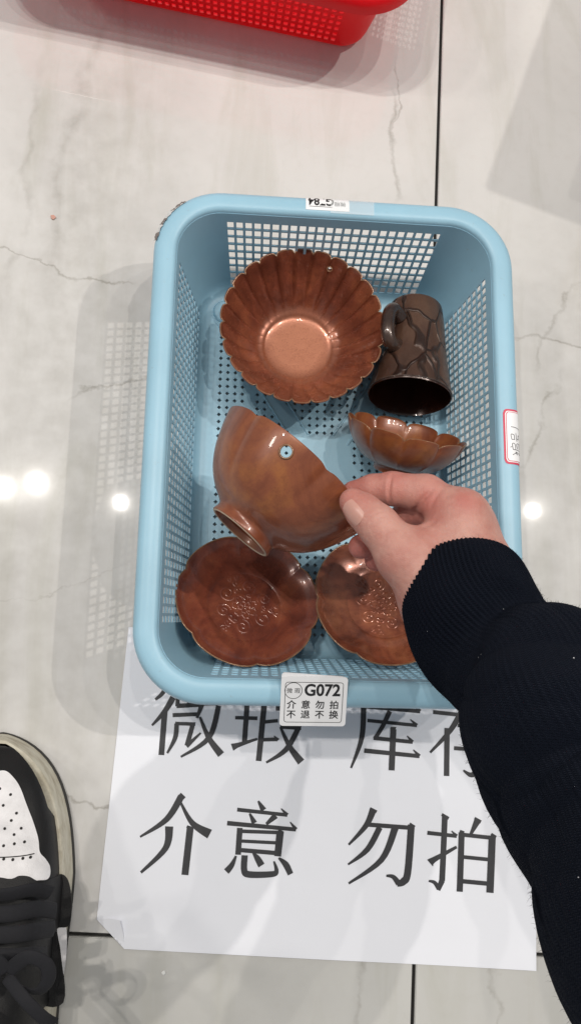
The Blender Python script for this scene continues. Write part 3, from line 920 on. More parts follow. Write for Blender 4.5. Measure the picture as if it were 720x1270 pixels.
# --- two lobed saucers with a moulded flower scroll
def scroll_curves(seed):
    """a peony in the middle, six curling tendrils with leaves round it"""
    r = random.Random(seed)
    cur = []
    def seg(f, n): cur.append([f(t) for t in np.linspace(0, 1, n)])
    ph = r.uniform(0, 2 * PI)
    for n_, ri, ro, wd in ((5, .0015, .0046, .75), (7, .0040, .0086, .62)):     # two rows of petals
        for k in range(n_):
            a0 = ph + 2 * PI * k / n_ + (.3 if n_ == 7 else 0)
            def petal_(t, a0=a0):
                u = 2 * t - 1
                rr = ri + (ro - ri) * (1 - u * u) ** .5 * (1 - .08 * math.cos(9 * u))
                a = a0 + wd * u * (1 - .25 * (1 - u * u))
                return rr * math.cos(a), rr * math.sin(a)
            seg(petal_, 34)
    for k in range(6):
        a0 = ph + 2 * PI * (k + r.uniform(-.12, .12)) / 6; turn = 1 if k % 2 else -1
        cx, cy = .0155 * math.cos(a0), .0155 * math.sin(a0); R0 = r.uniform(.0046, .0056)
        def spir(t):
            rad = R0 * (1 - t) ** .8 + .0002; a = a0 + PI + turn * 2 * PI * 1.55 * t
            return cx + rad * math.cos(a), cy + rad * math.sin(a)
        seg(spir, 60)
        for q in range(3):      # leaves: two arcs meeting at a tip
            b0 = a0 + turn * (.33 + .16 * q); rb = .0125 + .0042 * q
            lx, ly = rb * math.cos(b0), rb * math.sin(b0); hd_ = b0 + turn * (1.1 - .5 * q); L_ = .0042
            for sgn in (1, -1):
                seg(lambda t, sgn=sgn: (lx + L_ * t * math.cos(hd_) - sgn * .0011 * math.sin(PI * t) * math.sin(hd_), ly + L_ * t * math.sin(hd_) + sgn * .0011 * math.sin(PI * t) * math.cos(hd_)), 14)
    return np.array([p for c in cur for p in c if math.hypot(*p) < .0236])
def make_relief(seed):
    C = scroll_curves(seed)
    def relief(V):
        V = V.copy()
        rad = np.hypot(V[:, 0], V[:, 1])
        idx = np.where((rad < 0.0265) & (V[:, 2] > 0.0049))[0]
        P = V[idx, :2]
        d = np.full(len(P), 1.0)
        for k in range(0, len(C), 100):
            dd = np.linalg.norm(P[:, None, :] - C[None, k:k + 100, :], axis=2).min(1)
            d = np.minimum(d, dd)
        V[idx, 2] += 0.00042 * np.exp(-(d / 0.00036) ** 2)
        return V
    return relief
NP_ = 6
def lobe6(th, w, r, z):
    s = abs(math.sin(NP_ * th / 2))
    cusp = (1 - s) ** 3
    return r * (1 - 0.050 * w * cusp), z - 0.0006 * w * cusp
po = dense([(.0001, .0030, 0), (.0235, .0030, 0), (.0240, .0002, 0), (.0265, .0002, 0), (.0275, .0030, 0), (.0370, .0065, .6), (.0460, .0120, 1), (.0500, .0165, 1)], 3)
pi_a = dense([(.0505, .0175, 1), (.0494, .0172, 1), (.0440, .0122, 1), (.0355, .0080, .6), (.0285, .0060, .1), (.0262, .0052, 0)], 4)
pi_b = [(.0262 - .0262 * k / 64 + 1e-4, .0050, 0) for k in range(1, 65)]
def saucer(center, axis, xref, seed, label, mat):
    s = empty('saucer')
    a = Vector(axis).normalized()
    s.matrix_world = Matrix.Translation(Vector(center) - a * 0.0165) @ basis(a, xref).to_4x4() @ Matrix.Scale(0.985, 4)
    tag(s, label, 'saucer', 'lobed saucers with flower relief')
    lathe('body', po + pi_a + pi_b, lobe6, 300, mat, s, 60, make_relief(seed))
    lip_tube(s, .0502, .0174, lobe6, 204, 0.00055, M_EDGE)
    return s
saucer((-0.0514, -0.1018, 0.0360), (0.17, 0.35, 0.92), (0.788, 0.616, 0), 5, 'reddish lobed saucer below the foot ring of the held bowl', M_GLAZE_C)
saucer((0.0430, -0.0978, 0.0385), (-0.02, 0.31, 0.95), (1, 0.03, 0), 11, 'brown lobed saucer partly hidden by the hand and sleeve', M_GLAZE_A)

# --- bowl held up in the hand
hc = Vector((-0.02583, -0.02725, 0.102)); ha = Vector((0.63843, 0.76963, 0.00805)).normalized()
he1 = Vector((0.76594, -0.63427, -0.10503)).normalized()
HD = 0.0530
hb = empty('lobed_bowl'); hb.matrix_world = Matrix.Translation(hc - ha * HD) @ basis(ha, he1).to_4x4()
tag(hb, 'deep rust brown bowl with a drilled hole held tilted in the hand', 'bowl')
NH = 6
def lobeh(th, w, r, z):
    s = abs(math.sin(NH * (th + 0.28) / 2))
    cusp = math.exp(-(s / 0.20) ** 2)
    broad = (1 - s) ** 1.5
    return r * (1 - w * (0.016 * cusp + 0.028 * broad)), z - 0.0010 * w * w * cusp
ho = dense([(.0001, .0070, 0), (.0165, .0065, 0), (.0185, .0035, 0), (.0195, .0006, 0), (.0200, 0, 0), (.0216, 0, 0), (.0222, .0008, 0), (.0216, .0050, 0), (.0235, .0075, .1), (.0320, .0125, .5), (.0400, .0195, .8), (.0468, .0290, 1), (.0515, .0390, 1), (.0548, .0480, 1), (.0560, HD - .001, 1)], 5)
hi_ = dense([(.0562, HD, 1), (.0548, HD - .0006, 1), (.0500, .0395, 1), (.0450, .0295, 1), (.0380, .0210, .8), (.0300, .0150, .4), (.0200, .0110, .0), (.0001, .0100, 0)], 5)
hbody = lathe('body', ho + hi_, lobeh, 180, M_GLAZE_B, hb, 60)
lip_tube(hb, .0556, HD - .0002, lobeh, 180, 0.0005, M_GLAZE_B)
v_, f_ = tube([(.0208 * math.cos(a), .0208 * math.sin(a), .0004) for a in [2 * PI * k / 60 for k in range(60)]], 0.00095, 8, closed=True)
mesh_obj('foot_ring', v_, f_, M_CLAY, hb, 180)
yb = (basis(ha, he1)).col[1] if False else None
Bm = basis(ha, he1)
# angle of the hole in bowl coordinates: facing the camera, a little towards the far side
def find_angle(target_deg):
    e2 = Vector((0.07573, -0.07322, 0.99444))
    d = he1 * math.cos(math.radians(target_deg)) + e2 * math.sin(math.radians(target_deg))
    l = Bm.transposed() @ d
    return math.atan2(l.y, l.x)
hang = find_angle(102)
hl = Vector((0.0528 * math.cos(hang), 0.0528 * math.sin(hang), HD - .0085))
hd = Vector((math.cos(hang), math.sin(hang), -0.30))
cut_hole(hbody, hl, hd, 0.0036)
shade(hbody.data, 50)
hole_bead(hb, hl + hd.normalized() * 0.0009, hd, 0.0039, 0.0006, M_EDGE)

# ------------------------------------------------------------------ person: hand (one continuous body) and knitted sleeve
def surface_nets(F, org, h):
    S = F < 0
    nx, ny, nz = F.shape
    cs = [(i, j, k) for i in (0, 1) for j in (0, 1) for k in (0, 1)]
    sub = lambda A, c: A[c[0]:nx - 1 + c[0], c[1]:ny - 1 + c[1], c[2]:nz - 1 + c[2]]
    cnt = sum(sub(S, c).astype(int) for c in cs)
    act = (cnt > 0) & (cnt < 8)
    acc = np.zeros(act.shape + (3,)); num = np.zeros(act.shape)
    for a in range(8):
        for b in range(a + 1, 8):
            ca, cb = cs[a], cs[b]
            if sum(abs(ca[i] - cb[i]) for i in range(3)) != 1: continue
            fa, fb2 = sub(F, ca), sub(F, cb)
            cr = (fa < 0) != (fb2 < 0)
            t = np.where(cr, fa / np.where(cr, fa - fb2, 1), 0)
            for i in range(3):
                acc[..., i] += np.where(cr, ca[i] + t * (cb[i] - ca[i]), 0)
            num += cr
    ids = -np.ones(act.shape, int)
    ii = np.argwhere(act)
    ids[act] = np.arange(len(ii))
    V = org + h * (ii + acc[act] / num[act][:, None])
    faces = []
    for ax in range(3):
        d = [0, 0, 0]; d[ax] = 1
        A = S[:nx - d[0], :ny - d[1], :nz - d[2]]; B = S[d[0]:, d[1]:, d[2]:]
        e = np.argwhere(A != B)
        u, w = (ax + 1) % 3, (ax + 2) % 3
        ok = (e[:, u] > 0) & (e[:, w] > 0) & (e[:, u] < F.shape[u] - 1) & (e[:, w] < F.shape[w] - 1)
        e = e[ok]
        s = A[e[:, 0], e[:, 1], e[:, 2]]
        q = []
        for du, dw in ((-1, -1), (0, -1), (0, 0), (-1, 0)):
            c = e.copy(); c[:, u] += du; c[:, w] += dw
            q.append(ids[c[:, 0], c[:, 1], c[:, 2]])
        q = np.stack(q, 1)
        q[~s] = q[~s][:, ::-1]
        faces.append(q)
    return V, np.concatenate(faces)

def cone_sdf(P, a, b, ra, rb):
    a, b = np.array(a), np.array(b)
    d = b - a; L2 = d @ d
    t = np.clip(((P - a) @ d) / L2, 0, 1)
    return np.linalg.norm(P - a - t[..., None] * d, axis=-1) - (ra + (rb - ra) * t)
def smin(a, b, k):
    h = np.clip(0.5 + 0.5 * (b - a) / k, 0, 1)
    return b + (a - b) * h - k * h * (1 - h)

TH = [((0.0028, -0.0570, 0.1500), .0078), ((0.0085, -0.0629, 0.1520), .0098), ((0.0163, -0.0710, 0.1545), .0113), ((0.0301, -0.0889, 0.1580), .0148), ((0.0520, -0.1069, 0.1560), .0190)]
IX = [((0.0062, -0.0471, 0.1300), .0072), ((0.0169, -0.0459, 0.1350), .0087), ((0.0275, -0.0462, 0.1400), .0097), ((0.0458, -0.0500, 0.1470), .0108), ((0.0629, -0.0646, 0.1560), .0125)]
MD = [((0.0125, -0.0773, 0.1180), .0075), ((0.0284, -0.0712, 0.1140), .0084), ((0.0442, -0.0543, 0.1290), .0108), ((0.0691, -0.0663, 0.1470), .0125)]
RG = [((0.0232, -0.0836, 0.1100), .0072), ((0.0412, -0.0773, 0.1050), .0082), ((0.0672, -0.0632, 0.1130), .0094), ((0.0744, -0.0701, 0.1380), .0115)]
LT = [((0.0409, -0.0874, 0.1060), .0062), ((0.0572, -0.0812, 0.1010), .0072), ((0.0785, -0.0685, 0.1080), .0084), ((0.0801, -0.0739, 0.1280), .0105)]
W1, W2 = (0.0702, -0.1038, 0.1500), (0.0566, -0.1117, 0.1520)
W3, W4 = (0.0764, -0.1378, 0.1820), (0.0634, -0.1443, 0.1820)
allp = [np.array(p) for ch in (TH, IX, MD, RG, LT) for p, r in ch] + [np.array(W3), np.array(W4)]
lo = np.min(allp, 0) - 0.030; hi2 = np.max(allp, 0) + 0.030
h = 0.00095
dims = np.ceil((hi2 - lo) / h).astype(int)
G = np.stack(np.meshgrid(*[lo[i] + h * np.arange(dims[i]) for i in range(3)], indexing='ij'), -1).astype(np.float32)
def chain(ch, k=0.003):
    f = None
    for (a, ra_), (b, rb_) in zip(ch[:-1], ch[1:]):
        g = cone_sdf(G, a, b, ra_, rb_)
        f = g if f is None else smin(f, g, k)
    return f
f_th, f_ix, f_md, f_rg, f_lt = chain(TH, .004), chain(IX), chain(MD), chain(RG), chain(LT)
palm = cone_sdf(G, W1, W2, .0240, .0240)
palm = smin(palm, cone_sdf(G, W1, IX[-1][0], .0215, .0135), .012)
palm = smin(palm, cone_sdf(G, W2, IX[-1][0], .0200, .0130), .012)
palm = smin(palm, cone_sdf(G, W1, MD[-1][0], .0200, .0125), .012)
palm = smin(palm, cone_sdf(G, W1, RG[-1][0], .0200, .0125), .012)
palm = smin(palm, cone_sdf(G, W1, LT[-1][0], .0200, .0115), .012)
palm = smin(palm, cone_sdf(G, W2, TH[-1][0], .0215, .0190), .012)
palm = smin(palm, cone_sdf(G, TH[3][0], (0.0620, -0.0741, 0.1520), .0105, .0115), .010)
palm = smin(palm, cone_sdf(G, (0.0514, -0.0862, 0.1450), (0.0696, -0.0706, 0.1400), .014, .014), .012)
palm = smin(palm, cone_sdf(G, W1, W3, .0235, .0200), .012)
palm = smin(palm, cone_sdf(G, W2, W4, .0235, .0200), .012)
F = smin(palm, f_th, .009)
F = smin(F, f_ix, .0045)
F = smin(F, smin(smin(f_md, f_rg, .0012), f_lt, .0012), .0035)
V, Q = surface_nets(F, lo, h)
# a few smoothing passes
nb = np.zeros((len(V), 3)); 
E = np.concatenate([Q[:, [0, 1]], Q[:, [1, 2]], Q[:, [2, 3]], Q[:, [3, 0]]])
deg = np.bincount(E.ravel(), minlength=len(V)).astype(float)
for it in range(5):
    acc = np.zeros_like(V)
    np.add.at(acc, E[:, 0], V[E[:, 1]]); np.add.at(acc, E[:, 1], V[E[:, 0]])
    V = V + 0.5 * (acc / deg[:, None] - V)

# creases and folds: pressed into the skin where they lie on the surface
from mathutils.bvhtree import BVHTree
CAMP = Vector((-0.06827, -0.16568, 0.62844))
bvh = BVHTree.FromPolygons([Vector(v) for v in V], [tuple(map(int, q)) for q in Q])
fn = np.cross(V[Q[:, 2]] - V[Q[:, 0]], V[Q[:, 3]] - V[Q[:, 1]])
VN = np.zeros_like(V)
for c_ in range(4): np.add.at(VN, Q[:, c_], fn)
VN /= np.linalg.norm(VN, axis=1)[:, None] + 1e-12
disp = np.zeros(len(V))
def crease(pts, depth, wid):
    H = []
    for p in pts:
        hit = bvh.ray_cast(CAMP, (Vector(p) - CAMP).normalized(), 2.0)[0]
        if hit is not None: H.append(tuple(hit))
    if len(H) < 2: return
    C_ = np.array(smoothline(H, 10))
    d = np.min(np.linalg.norm(V[:, None, :] - C_[None], axis=2), axis=1)
    # fade towards both ends of the fold
    k_ = np.argmin(np.linalg.norm(V[:, None, :] - C_[None], axis=2), axis=1) / (len(C_) - 1)
    disp[:] += np.sin(np.clip(k_, 0.06, 0.94) * PI) ** 0.6 * (depth * np.exp(-(d / wid) ** 2) - 0.12 * depth * np.exp(-((d - 2.2 * wid) / wid) ** 2))
crease([(0.0260, -0.0396, 0.1480), (0.0241, -0.0459, 0.1500), (0.0236, -0.0516, 0.1500), (0.0253, -0.0563, 0.1460)], .0015, .0010)
crease([(0.0098, -0.0688, 0.1630), (0.0131, -0.0663, 0.1650), (0.0173, -0.0651, 0.1640)], .00035, .0007)
crease([(0.0106, -0.0717, 0.1640), (0.0142, -0.0692, 0.1660), (0.0194, -0.0675, 0.1650)], .0004, .0007)
crease([(0.0122, -0.0749, 0.1650), (0.0163, -0.0725, 0.1670), (0.0209, -0.0703, 0.1660)], .0003, .0007)
crease([(0.0460, -0.0512, 0.1600), (0.0409, -0.0560, 0.1620), (0.0367, -0.0622, 0.1600), (0.0355, -0.0662, 0.1570)], .0017, .0015)
crease([(0.0512, -0.0508, 0.1630), (0.0468, -0.0562, 0.1660), (0.0435, -0.0628, 0.1660)], .0005, .0013)
crease([(0.0567, -0.0515, 0.1630), (0.0522, -0.0579, 0.1660)], .0003, .0013)
crease([(0.0370, -0.0747, 0.1680), (0.0429, -0.0722, 0.1680), (0.0483, -0.0684, 0.1680)], .0005, .0020)
crease([(0.0226, -0.0951, 0.1680), (0.0266, -0.0990, 0.1680), (0.0287, -0.1046, 0.1680)], .0002, .0016)
V = V - VN * disp[:, None]
bvh = BVHTree.FromPolygons([Vector(v) for v in V], [tuple(map(int, q)) for q in Q])

t = NT('skin')
vc = t.coord('Object')
at = t.n('ShaderNodeAttribute', attribute_name='flush')
fl_n = t.noise(vc, 60, 4, 0.6)
base = t.mix(t.ramp(fl_n, [(0.38, (0, 0, 0)), (0.62, (1, 1, 1))]), (0.57, 0.305, 0.250), (0.485, 0.215, 0.175))
base = t.mix(t.math('MULTIPLY', at.outputs['Fac'], 0.75), base, (0.48, 0.120, 0.100))
atm = t.n('ShaderNodeAttribute', attribute_name='mole')
base = t.mix(atm.outputs['Fac'], base, (0.16, 0.06, 0.04))
t.set(Base_Color=base, Roughness=0.46, Specular_IOR_Level=0.4)
t.b.inputs['Subsurface Weight'].default_value = 0.22
t.b.inputs['Subsurface Radius'].default_value = (0.0045, 0.0018, 0.0010)
vor = t.n('ShaderNodeTexVoronoi', feature='DISTANCE_TO_EDGE'); vor.inputs['Scale'].default_value = 1150
t.l(vc, vor.inputs['Vector'])
t.bump(t.math('ADD', t.math('MULTIPLY', t.math('MINIMUM', vor.outputs['Distance'], 0.25), 1.2), t.math('MULTIPLY', t.noise(vc, 220, 5, 0.65), 2.2)), 0.42, 0.0008)
M_SKIN = t.m

person = empty('person', (0.06, -0.10, 0))
hand = mesh_obj('hand', V - np.array(person.location), Q, M_SKIN, person, 180)
tag(person, 'hand and arm in a dark navy knitted sweater pinching the rim of a bowl', 'person')
def spots(name, items):
    val = np.zeros(len(V))
    for p, r, s in items:
        val = np.maximum(val, s * np.exp(-(np.linalg.norm(V - np.array(p), axis=1) / r) ** 2))
    a = hand.data.attributes.new(name, 'FLOAT', 'POINT')
    a.data.foreach_set('value', val.astype(np.float32))
spots('flush', [(TH[0][0], .012, .75), (IX[0][0], .016, .85), (IX[2][0], .018, .6), (IX[3][0], .014, .75), ((0.0432, -0.0573, 0.1620), .011, .9), (MD[0][0], .022, 1.0), (RG[0][0], .022, 1.0), (LT[0][0], .02, 1.0), (MD[2][0], .016, .7), ((0.0813, -0.0698, 0.1500), .010, .5), ((0.0628, -0.0593, 0.1700), .010, .6), (TH[2][0], .012, .35)])
spots('mole', [((0.0476, -0.0845, 0.1700), .0012, 0.0)])
# the mole: the surface point nearest below that view direction
mp = np.array((0.0476, -0.0845, 0.1700)); vd = np.array((-0.06827, -0.16568, 0.62844)) - mp; vd /= np.linalg.norm(vd)
rel = V - mp; al = rel @ vd; off = np.linalg.norm(rel - al[:, None] * vd, axis=1)
cand = np.where(off < .002)[0]; im = cand[np.argmax(al[cand])]
mval = np.exp(-(np.linalg.norm(V - V[im], axis=1) / .0009) ** 2)
hand.data.attributes['mole'].data.foreach_set('value', mval.astype(np.float32))

# thumb nail: a thin curved plate set on the back of the last joint
t0_, t1_ = np.array(TH[0][0]), np.array(TH[2][0])
d_ = t0_ - t1_; d_ /= np.linalg.norm(d_)
vd = np.array((-0.06827, -0.16568, 0.62844)) - t0_; vd /= np.linalg.norm(vd)
left = np.array([-0.35, -0.62, 0.0])
nn = vd * 0.80 + left * 0.70; nn -= d_ * (nn @ d_); nn /= np.linalg.norm(nn)
ss = np.cross(d_, nn)
bm = bmesh.new()
NU, NV_ = 14, 12
grid = {}
cen = np.array(TH[1][0]) + d_ * 0.0015
for i in range(NU + 1):
    for j in range(NV_ + 1):
        u = -1 + 2 * i / NU; w = -1 + 2 * j / NV_
        # superellipse plate: straight sides, rounded root and tip
        uu = u * math.sqrt(1 - 0.42 * w * w); ww = w * math.sqrt(1 - 0.22 * u * u)
        p0 = cen + d_ * (uu * 0.0076) + ss * (ww * 0.0058) + nn * 0.022
        hit = bvh.ray_cast(Vector(p0), Vector(-nn), 0.05)[0]
        z_ = Vector(p0 - nn * 0.016) if hit is None else hit
        q = z_ + Vector(nn) * (0.00030 + 0.0005 * max(0, u) ** 2 - 0.0003 * w ** 4)
        grid[i, j] = bm.verts.new(q - person.location)
for i in range(NU):
    for j in range(NV_):
        bm.faces.new([grid[i, j], grid[i + 1, j], grid[i + 1, j + 1], grid[i, j + 1]])
for it in range(3):
    bmesh.ops.smooth_vert(bm, verts=bm.verts, factor=0.4, use_axis_x=True, use_axis_y=True, use_axis_z=True)
bmesh.ops.recalc_face_normals(bm, faces=bm.faces)
if sum((f.normal.dot(Vector(nn)) for f in bm.faces)) < 0: bmesh.ops.reverse_faces(bm, faces=bm.faces)
bmesh.ops.solidify(bm, geom=list(bm.faces), thickness=0.0005)
t = NT('fingernail')
tip = t.n('ShaderNodeTexCoord')
t.set(Base_Color=(0.58, 0.31, 0.255), Roughness=0.3, Specular_IOR_Level=0.5)
t.b.inputs['Subsurface Weight'].default_value = 0.15
t.b.inputs['Subsurface Radius'].default_value = (0.003, 0.0015, 0.001)
from_bm('fingernail', bm, t.m, person, 60)

# sleeve: ribbed cuff running into a loose knitted sleeve
SL = [(0.0648, -0.0985, 0.1500, 0.0345), (0.0664, -0.1277, 0.1720, 0.0369), (0.0762, -0.1464, 0.1920, 0.0351), (0.0872, -0.1584, 0.2150, 0.0412),
      (0.0883, -0.1912, 0.2500, 0.0466), (0.0915, -0.2185, 0.2850, 0.0438), (0.0851, -0.2417, 0.3300, 0.0414), (0.0782, -0.2561, 0.3800, 0.0365)]
line = np.array(smoothline(SL, 22))
P, Rr = line[:, :3], line[:, 3]
T = np.gradient(P, axis=0); T /= np.linalg.norm(T, axis=1)[:, None]
T[0:4] = T[4]
arc = np.concatenate([[0], np.cumsum(np.linalg.norm(np.diff(P, axis=0), axis=1))])
NR, KS = 88, 6
nsl = NR * KS
U_ = np.cross(T[0], [0, 0, 1.0]); U_ /= np.linalg.norm(U_)
cuff_len = 0.062
rings = []
fr = []
for i in range(len(P)):
    U_ = U_ - T[i] * (U_ @ T[i]); U_ /= np.linalg.norm(U_)
    V_ = np.cross(T[i], U_)
    fr.append((U_.copy(), V_.copy()))
PUFFS = [(0.064, 0.100, .0022), (0.100, 0.168, .0040), (0.168, 0.205, .0028), (0.205, 0.285, .0045), (0.285, 0.35, .0045), (0.35, 0.50, .006)]
def sleeve_r(i, th):
    s = arc[i]
    r = Rr[i]
    cuff = 1 / (1 + math.exp((s - cuff_len) / 0.004))
    rib = 0.00050 * (1 + 0.35 * math.sin(5 * th + s * 90)) * math.cos(NR * th + 0.5 * math.sin(s * 70 + 3 * th) + 0.4 * math.sin(7 * th)) * (0.30 + 0.70 * cuff)
    # baggy puffs past the cuff, pinched between slanting creases
    sk = s + 0.010 * math.sin(th + 0.6) + 0.005 * math.sin(2 * th + 1.9)
    puff = 0.0
    for a_, b_, amp in PUFFS:
        if a_ <= sk < b_:
            u = (sk - a_) / (b_ - a_)
            puff = amp * (1 - abs(2 * u - 1) ** 2.4) * (0.75 + 0.25 * math.sin(2 * th + 9 * a_ * 10))
    wr = abs(math.sin(s * 58 + 1.7 * math.sin(th + 0.4) + 0.8 * math.sin(3 * th))) ** 0.5 * (0.5 + 0.5 * math.sin(2 * th + s * 17)) 
    wr2 = abs(math.sin(s * 33 - 2.2 * th + math.sin(4 * th + s * 30))) ** 0.6
    fold = (1 - cuff) * (puff - 0.0016 + 0.0021 * wr + 0.0014 * wr2 - 0.0014)
    # the cuff edge rolls in slightly
    edge = -0.0035 * math.exp(-s / 0.004)
    return r * (1 + 0.03 * (1 - cuff) * math.sin(2 * th + s * 25)) + rib + fold + edge
vs, fs = [], []
start = [(4, -0.0065), (2, -0.0055), (0, -0.0050), (0, -0.0020)]
for i, dr in start:          # turned-in hem
    for k in range(nsl):
        th = 2 * PI * k / nsl
        r = sleeve_r(i, th) + dr
        vs.append(P[i] + r * (math.cos(th) * fr[i][0] + math.sin(th) * fr[i][1]) - (T[0] * 0.0008 if dr == -0.0020 else 0))
for i in range(len(P)):
    for k in range(nsl):
        th = 2 * PI * k / nsl
        r = sleeve_r(i, th)
        vs.append(P[i] + r * (math.cos(th) * fr[i][0] + math.sin(th) * fr[i][1]))
nr = len(P) + len(start)
for j in range(nr - 1):
    for k in range(nsl):
        k2 = (k + 1) % nsl
        fs.append((j * nsl + k, j * nsl + k2, (j + 1) * nsl + k2, (j + 1) * nsl + k))
t = NT('navy_knit')
uvn = t.n('ShaderNodeAttribute', attribute_name='knit')     # x = ribs round the arm, y = metres along it
sep = t.n('ShaderNodeSeparateXYZ'); t.l(uvn.outputs['Vector'], sep.inputs[0])
row = t.math('FRACT', t.math('MULTIPLY', sep.outputs[1], 1 / 0.0016))
colm = t.math('FRACT', t.math('MULTIPLY', sep.outputs[0], 176.0))
sl = t.math('ABSOLUTE', t.math('SUBTRACT', colm, 0.5))
st = t.math('SINE', t.math('ADD', t.math('MULTIPLY', row, 2 * PI), t.math('MULTIPLY', sl, 9.0)))
fuzz = t.noise(t.coord('Object'), 700, 4, 0.7)
hgt = t.math('ADD', t.math('MULTIPLY', st, 0.35), fuzz)
c = t.mix(fuzz, (0.0018, 0.0026, 0.0055), (0.0068, 0.0092, 0.0165))
t.set(Base_Color=c, Roughness=0.95, Specular_IOR_Level=0.05)
t.b.inputs['Sheen Weight'].default_value = 0.025
t.b.inputs['Sheen Roughness'].default_value = 0.5
t.b.inputs['Sheen Tint'].default_value = (0.5, 0.6, 0.9, 1)
t.bump(hgt, 0.8, 0.0010)
M_KNIT = t.m
ppos = np.array(person.location)
sleeve = mesh_obj('sleeve', [v - ppos for v in vs], fs, M_KNIT, person, 180)
a = sleeve.data.attributes.new('knit', 'FLOAT_VECTOR', 'POINT')
kn = np.zeros((len(vs), 3), np.float32)
kn[:, 0] = np.tile(np.arange(nsl) / nsl, nr)
kn[:, 1] = np.repeat(np.concatenate([[0] * len(start), arc]), nsl)
a.data.foreach_set('vector', kn.ravel())
# wool fuzz: short fine fibres standing off the knit
vs_a = np.array(vs)
fv, ff = [], []
for q in range(14000):
    j = rng.integers(len(start), nr - 1); k = rng.integers(nsl)
    i = j - len(start)
    th = 2 * PI * k / nsl
    nrm = math.cos(th) * fr[i][0] + math.sin(th) * fr[i][1]
    p = vs_a[j * nsl + k]
    dd = nrm * rng.uniform(.3, 1.0) + rng.normal(0, .8, 3); dd /= np.linalg.norm(dd)
    L = rng.uniform(.0008, .0032)
    sdv = np.cross(dd, rng.normal(0, 1, 3)); sdv /= np.linalg.norm(sdv) + 1e-9
    b = len(fv)
    mid_ = p + dd * L * .5 + rng.normal(0, .00025, 3)
    fv += [p - sdv * .00005, p + sdv * .00005, mid_ + sdv * .00004, mid_ - sdv * .00004, p + dd * L + rng.normal(0, .0003, 3)]
    ff += [(b, b + 1, b + 2, b + 3), (b + 3, b + 2, b + 4)]
fz = mesh_obj('wool_fuzz', [v - ppos for v in fv], ff, M_KNIT, person)
fz['kind'] = 'stuff'
M_LINT = m_simple('pale_lint', (0.55, 0.55, 0.58), 0.9)
bm = bmesh.new()
for q in range(26):
    j = rng.integers(len(start) + 4, nr - 20); k = rng.integers(nsl)
    bmesh.ops.create_icosphere(bm, subdivisions=1, radius=rng.uniform(.00018, .00042), matrix=Matrix.Translation(Vector(vs_a[j * nsl + k] - ppos)))
from_bm('lint', bm, M_LINT, person)['kind'] = 'stuff'

# ------------------------------------------------------------------ sneaker at the lower left
SHC = (-0.2150, -0.1935)         # toe tip on the floor
def outline(t, inset=0.0):
    """right/left half widths along the shoe: t metres back from the toe"""
    L = 0.285
    t = max(t, 0)
    w = 0.0590 * (1 - math.exp(-(t / 0.030) ** 0.74 * 1.18)) if t < L else 0
    w *= 1 - 0.14 * max(0, min(1, (t - 0.09) / 0.08)) + 0.10 * max(0, min(1, (t - 0.19) / 0.05))
    endr = max(0, (t - (L - 0.03)) / 0.03)
    if endr > 0: w *= math.sqrt(max(0, 1 - endr * endr))
    return max(0, w)
def sole_ring(inset, z, n=90):
    pts = []
    L = 0.285
    tt = [inset + (L - 2 * inset) * (0.5 - 0.5 * math.cos(PI * k / (n // 2))) for k in range(n // 2 + 1)]
    def hw(t):
        return max(0.0, outline(t - inset * 0.35 if t < .05 else t) - inset) if 0 < k < n // 2 else 0.0
    R_, L_ = [], []
    for k, t_ in enumerate(tt):
        w = hw(t_)
        R_.append((SHC[0] + w, SHC[1] - t_, z)); L_.append((SHC[0] - w, SHC[1] - t_, z))
    return R_ + L_[-2:0:-1]
def loft(name, rings, mat, parent, smooth=50, capt=True, capb=True):
    n = len(rings[0]); vs = [p for r in rings for p in r]; fs = []
    for j in range(len(rings) - 1):
        for k in range(n):
            k2 = (k + 1) % n
            fs.append((j * n + k, (j + 1) * n + k, (j + 1) * n + k2, j * n + k2))
    if capb: fs.append(tuple(range(n)))
    if capt: fs.append(tuple((len(rings) - 1) * n + k for k in range(n - 1, -1, -1)))
    bm = bmesh.new(); bv = [bm.verts.new(v) for v in vs]
    for f in fs: bm.faces.new([bv[k] for k in f])
    bmesh.ops.recalc_face_normals(bm, faces=bm.faces)
    return from_bm(name, bm, mat, parent, smooth)
M_SOLE = None
t = NT('yellowed_rubber')
v = t.coord('Object', (1, 1, 3))
c = t.ramp(t.noise(v, 70, 5, 0.65), [(0.3, (0.38, 0.33, 0.24)), (0.52, (0.56, 0.52, 0.42)), (0.78, (0.68, 0.65, 0.56))])
t.set(Base_Color=c, Roughness=0.6); t.bump(t.noise(v, 500, 3), 0.2, 0.0006)
M_SOLE = t.m
def m_leather(name, col, rough, wr):
    t = NT(name)
    v = t.coord('Object')
    n1 = t.noise(v, 60, 5, 0.6)
    vo = t.n('ShaderNodeTexVoronoi', feature='DISTANCE_TO_EDGE'); vo.inputs['Scale'].default_value = 900
    t.l(v, vo.inputs['Vector'])
    c = t.mix(t.ramp(n1, [(0.35, (0, 0, 0)), (0.75, (1, 1, 1))]), col, tuple(x * .72 for x in col))
    t.set(Base_Color=c, Roughness=rough, Specular_IOR_Level=0.3)
    t.bump(t.math('ADD', t.math('MULTIPLY', vo.outputs['Distance'], .6), t.math('MULTIPLY', t.noise(v, 130, 5, .6, 1.0), wr)), 0.3, 0.0010)
    return t.m
M_BLK = m_leather('black_leather', (0.010, 0.0095, 0.010), 0.55, 0.8)
M_WHT = m_leather('white_leather', (0.80, 0.78, 0.79), 0.5, 1.2)
M_TREAD = m_simple('dark_rubber', (0.03, 0.028, 0.025), 0.7)
M_LACE = m_simple('black_lace', (0.007, 0.007, 0.010), 0.85, 0.3, 500, 0.4, 1500)
M_HOLE = m_simple('dark_perforation', (0.02, 0.018, 0.017), 0.9)
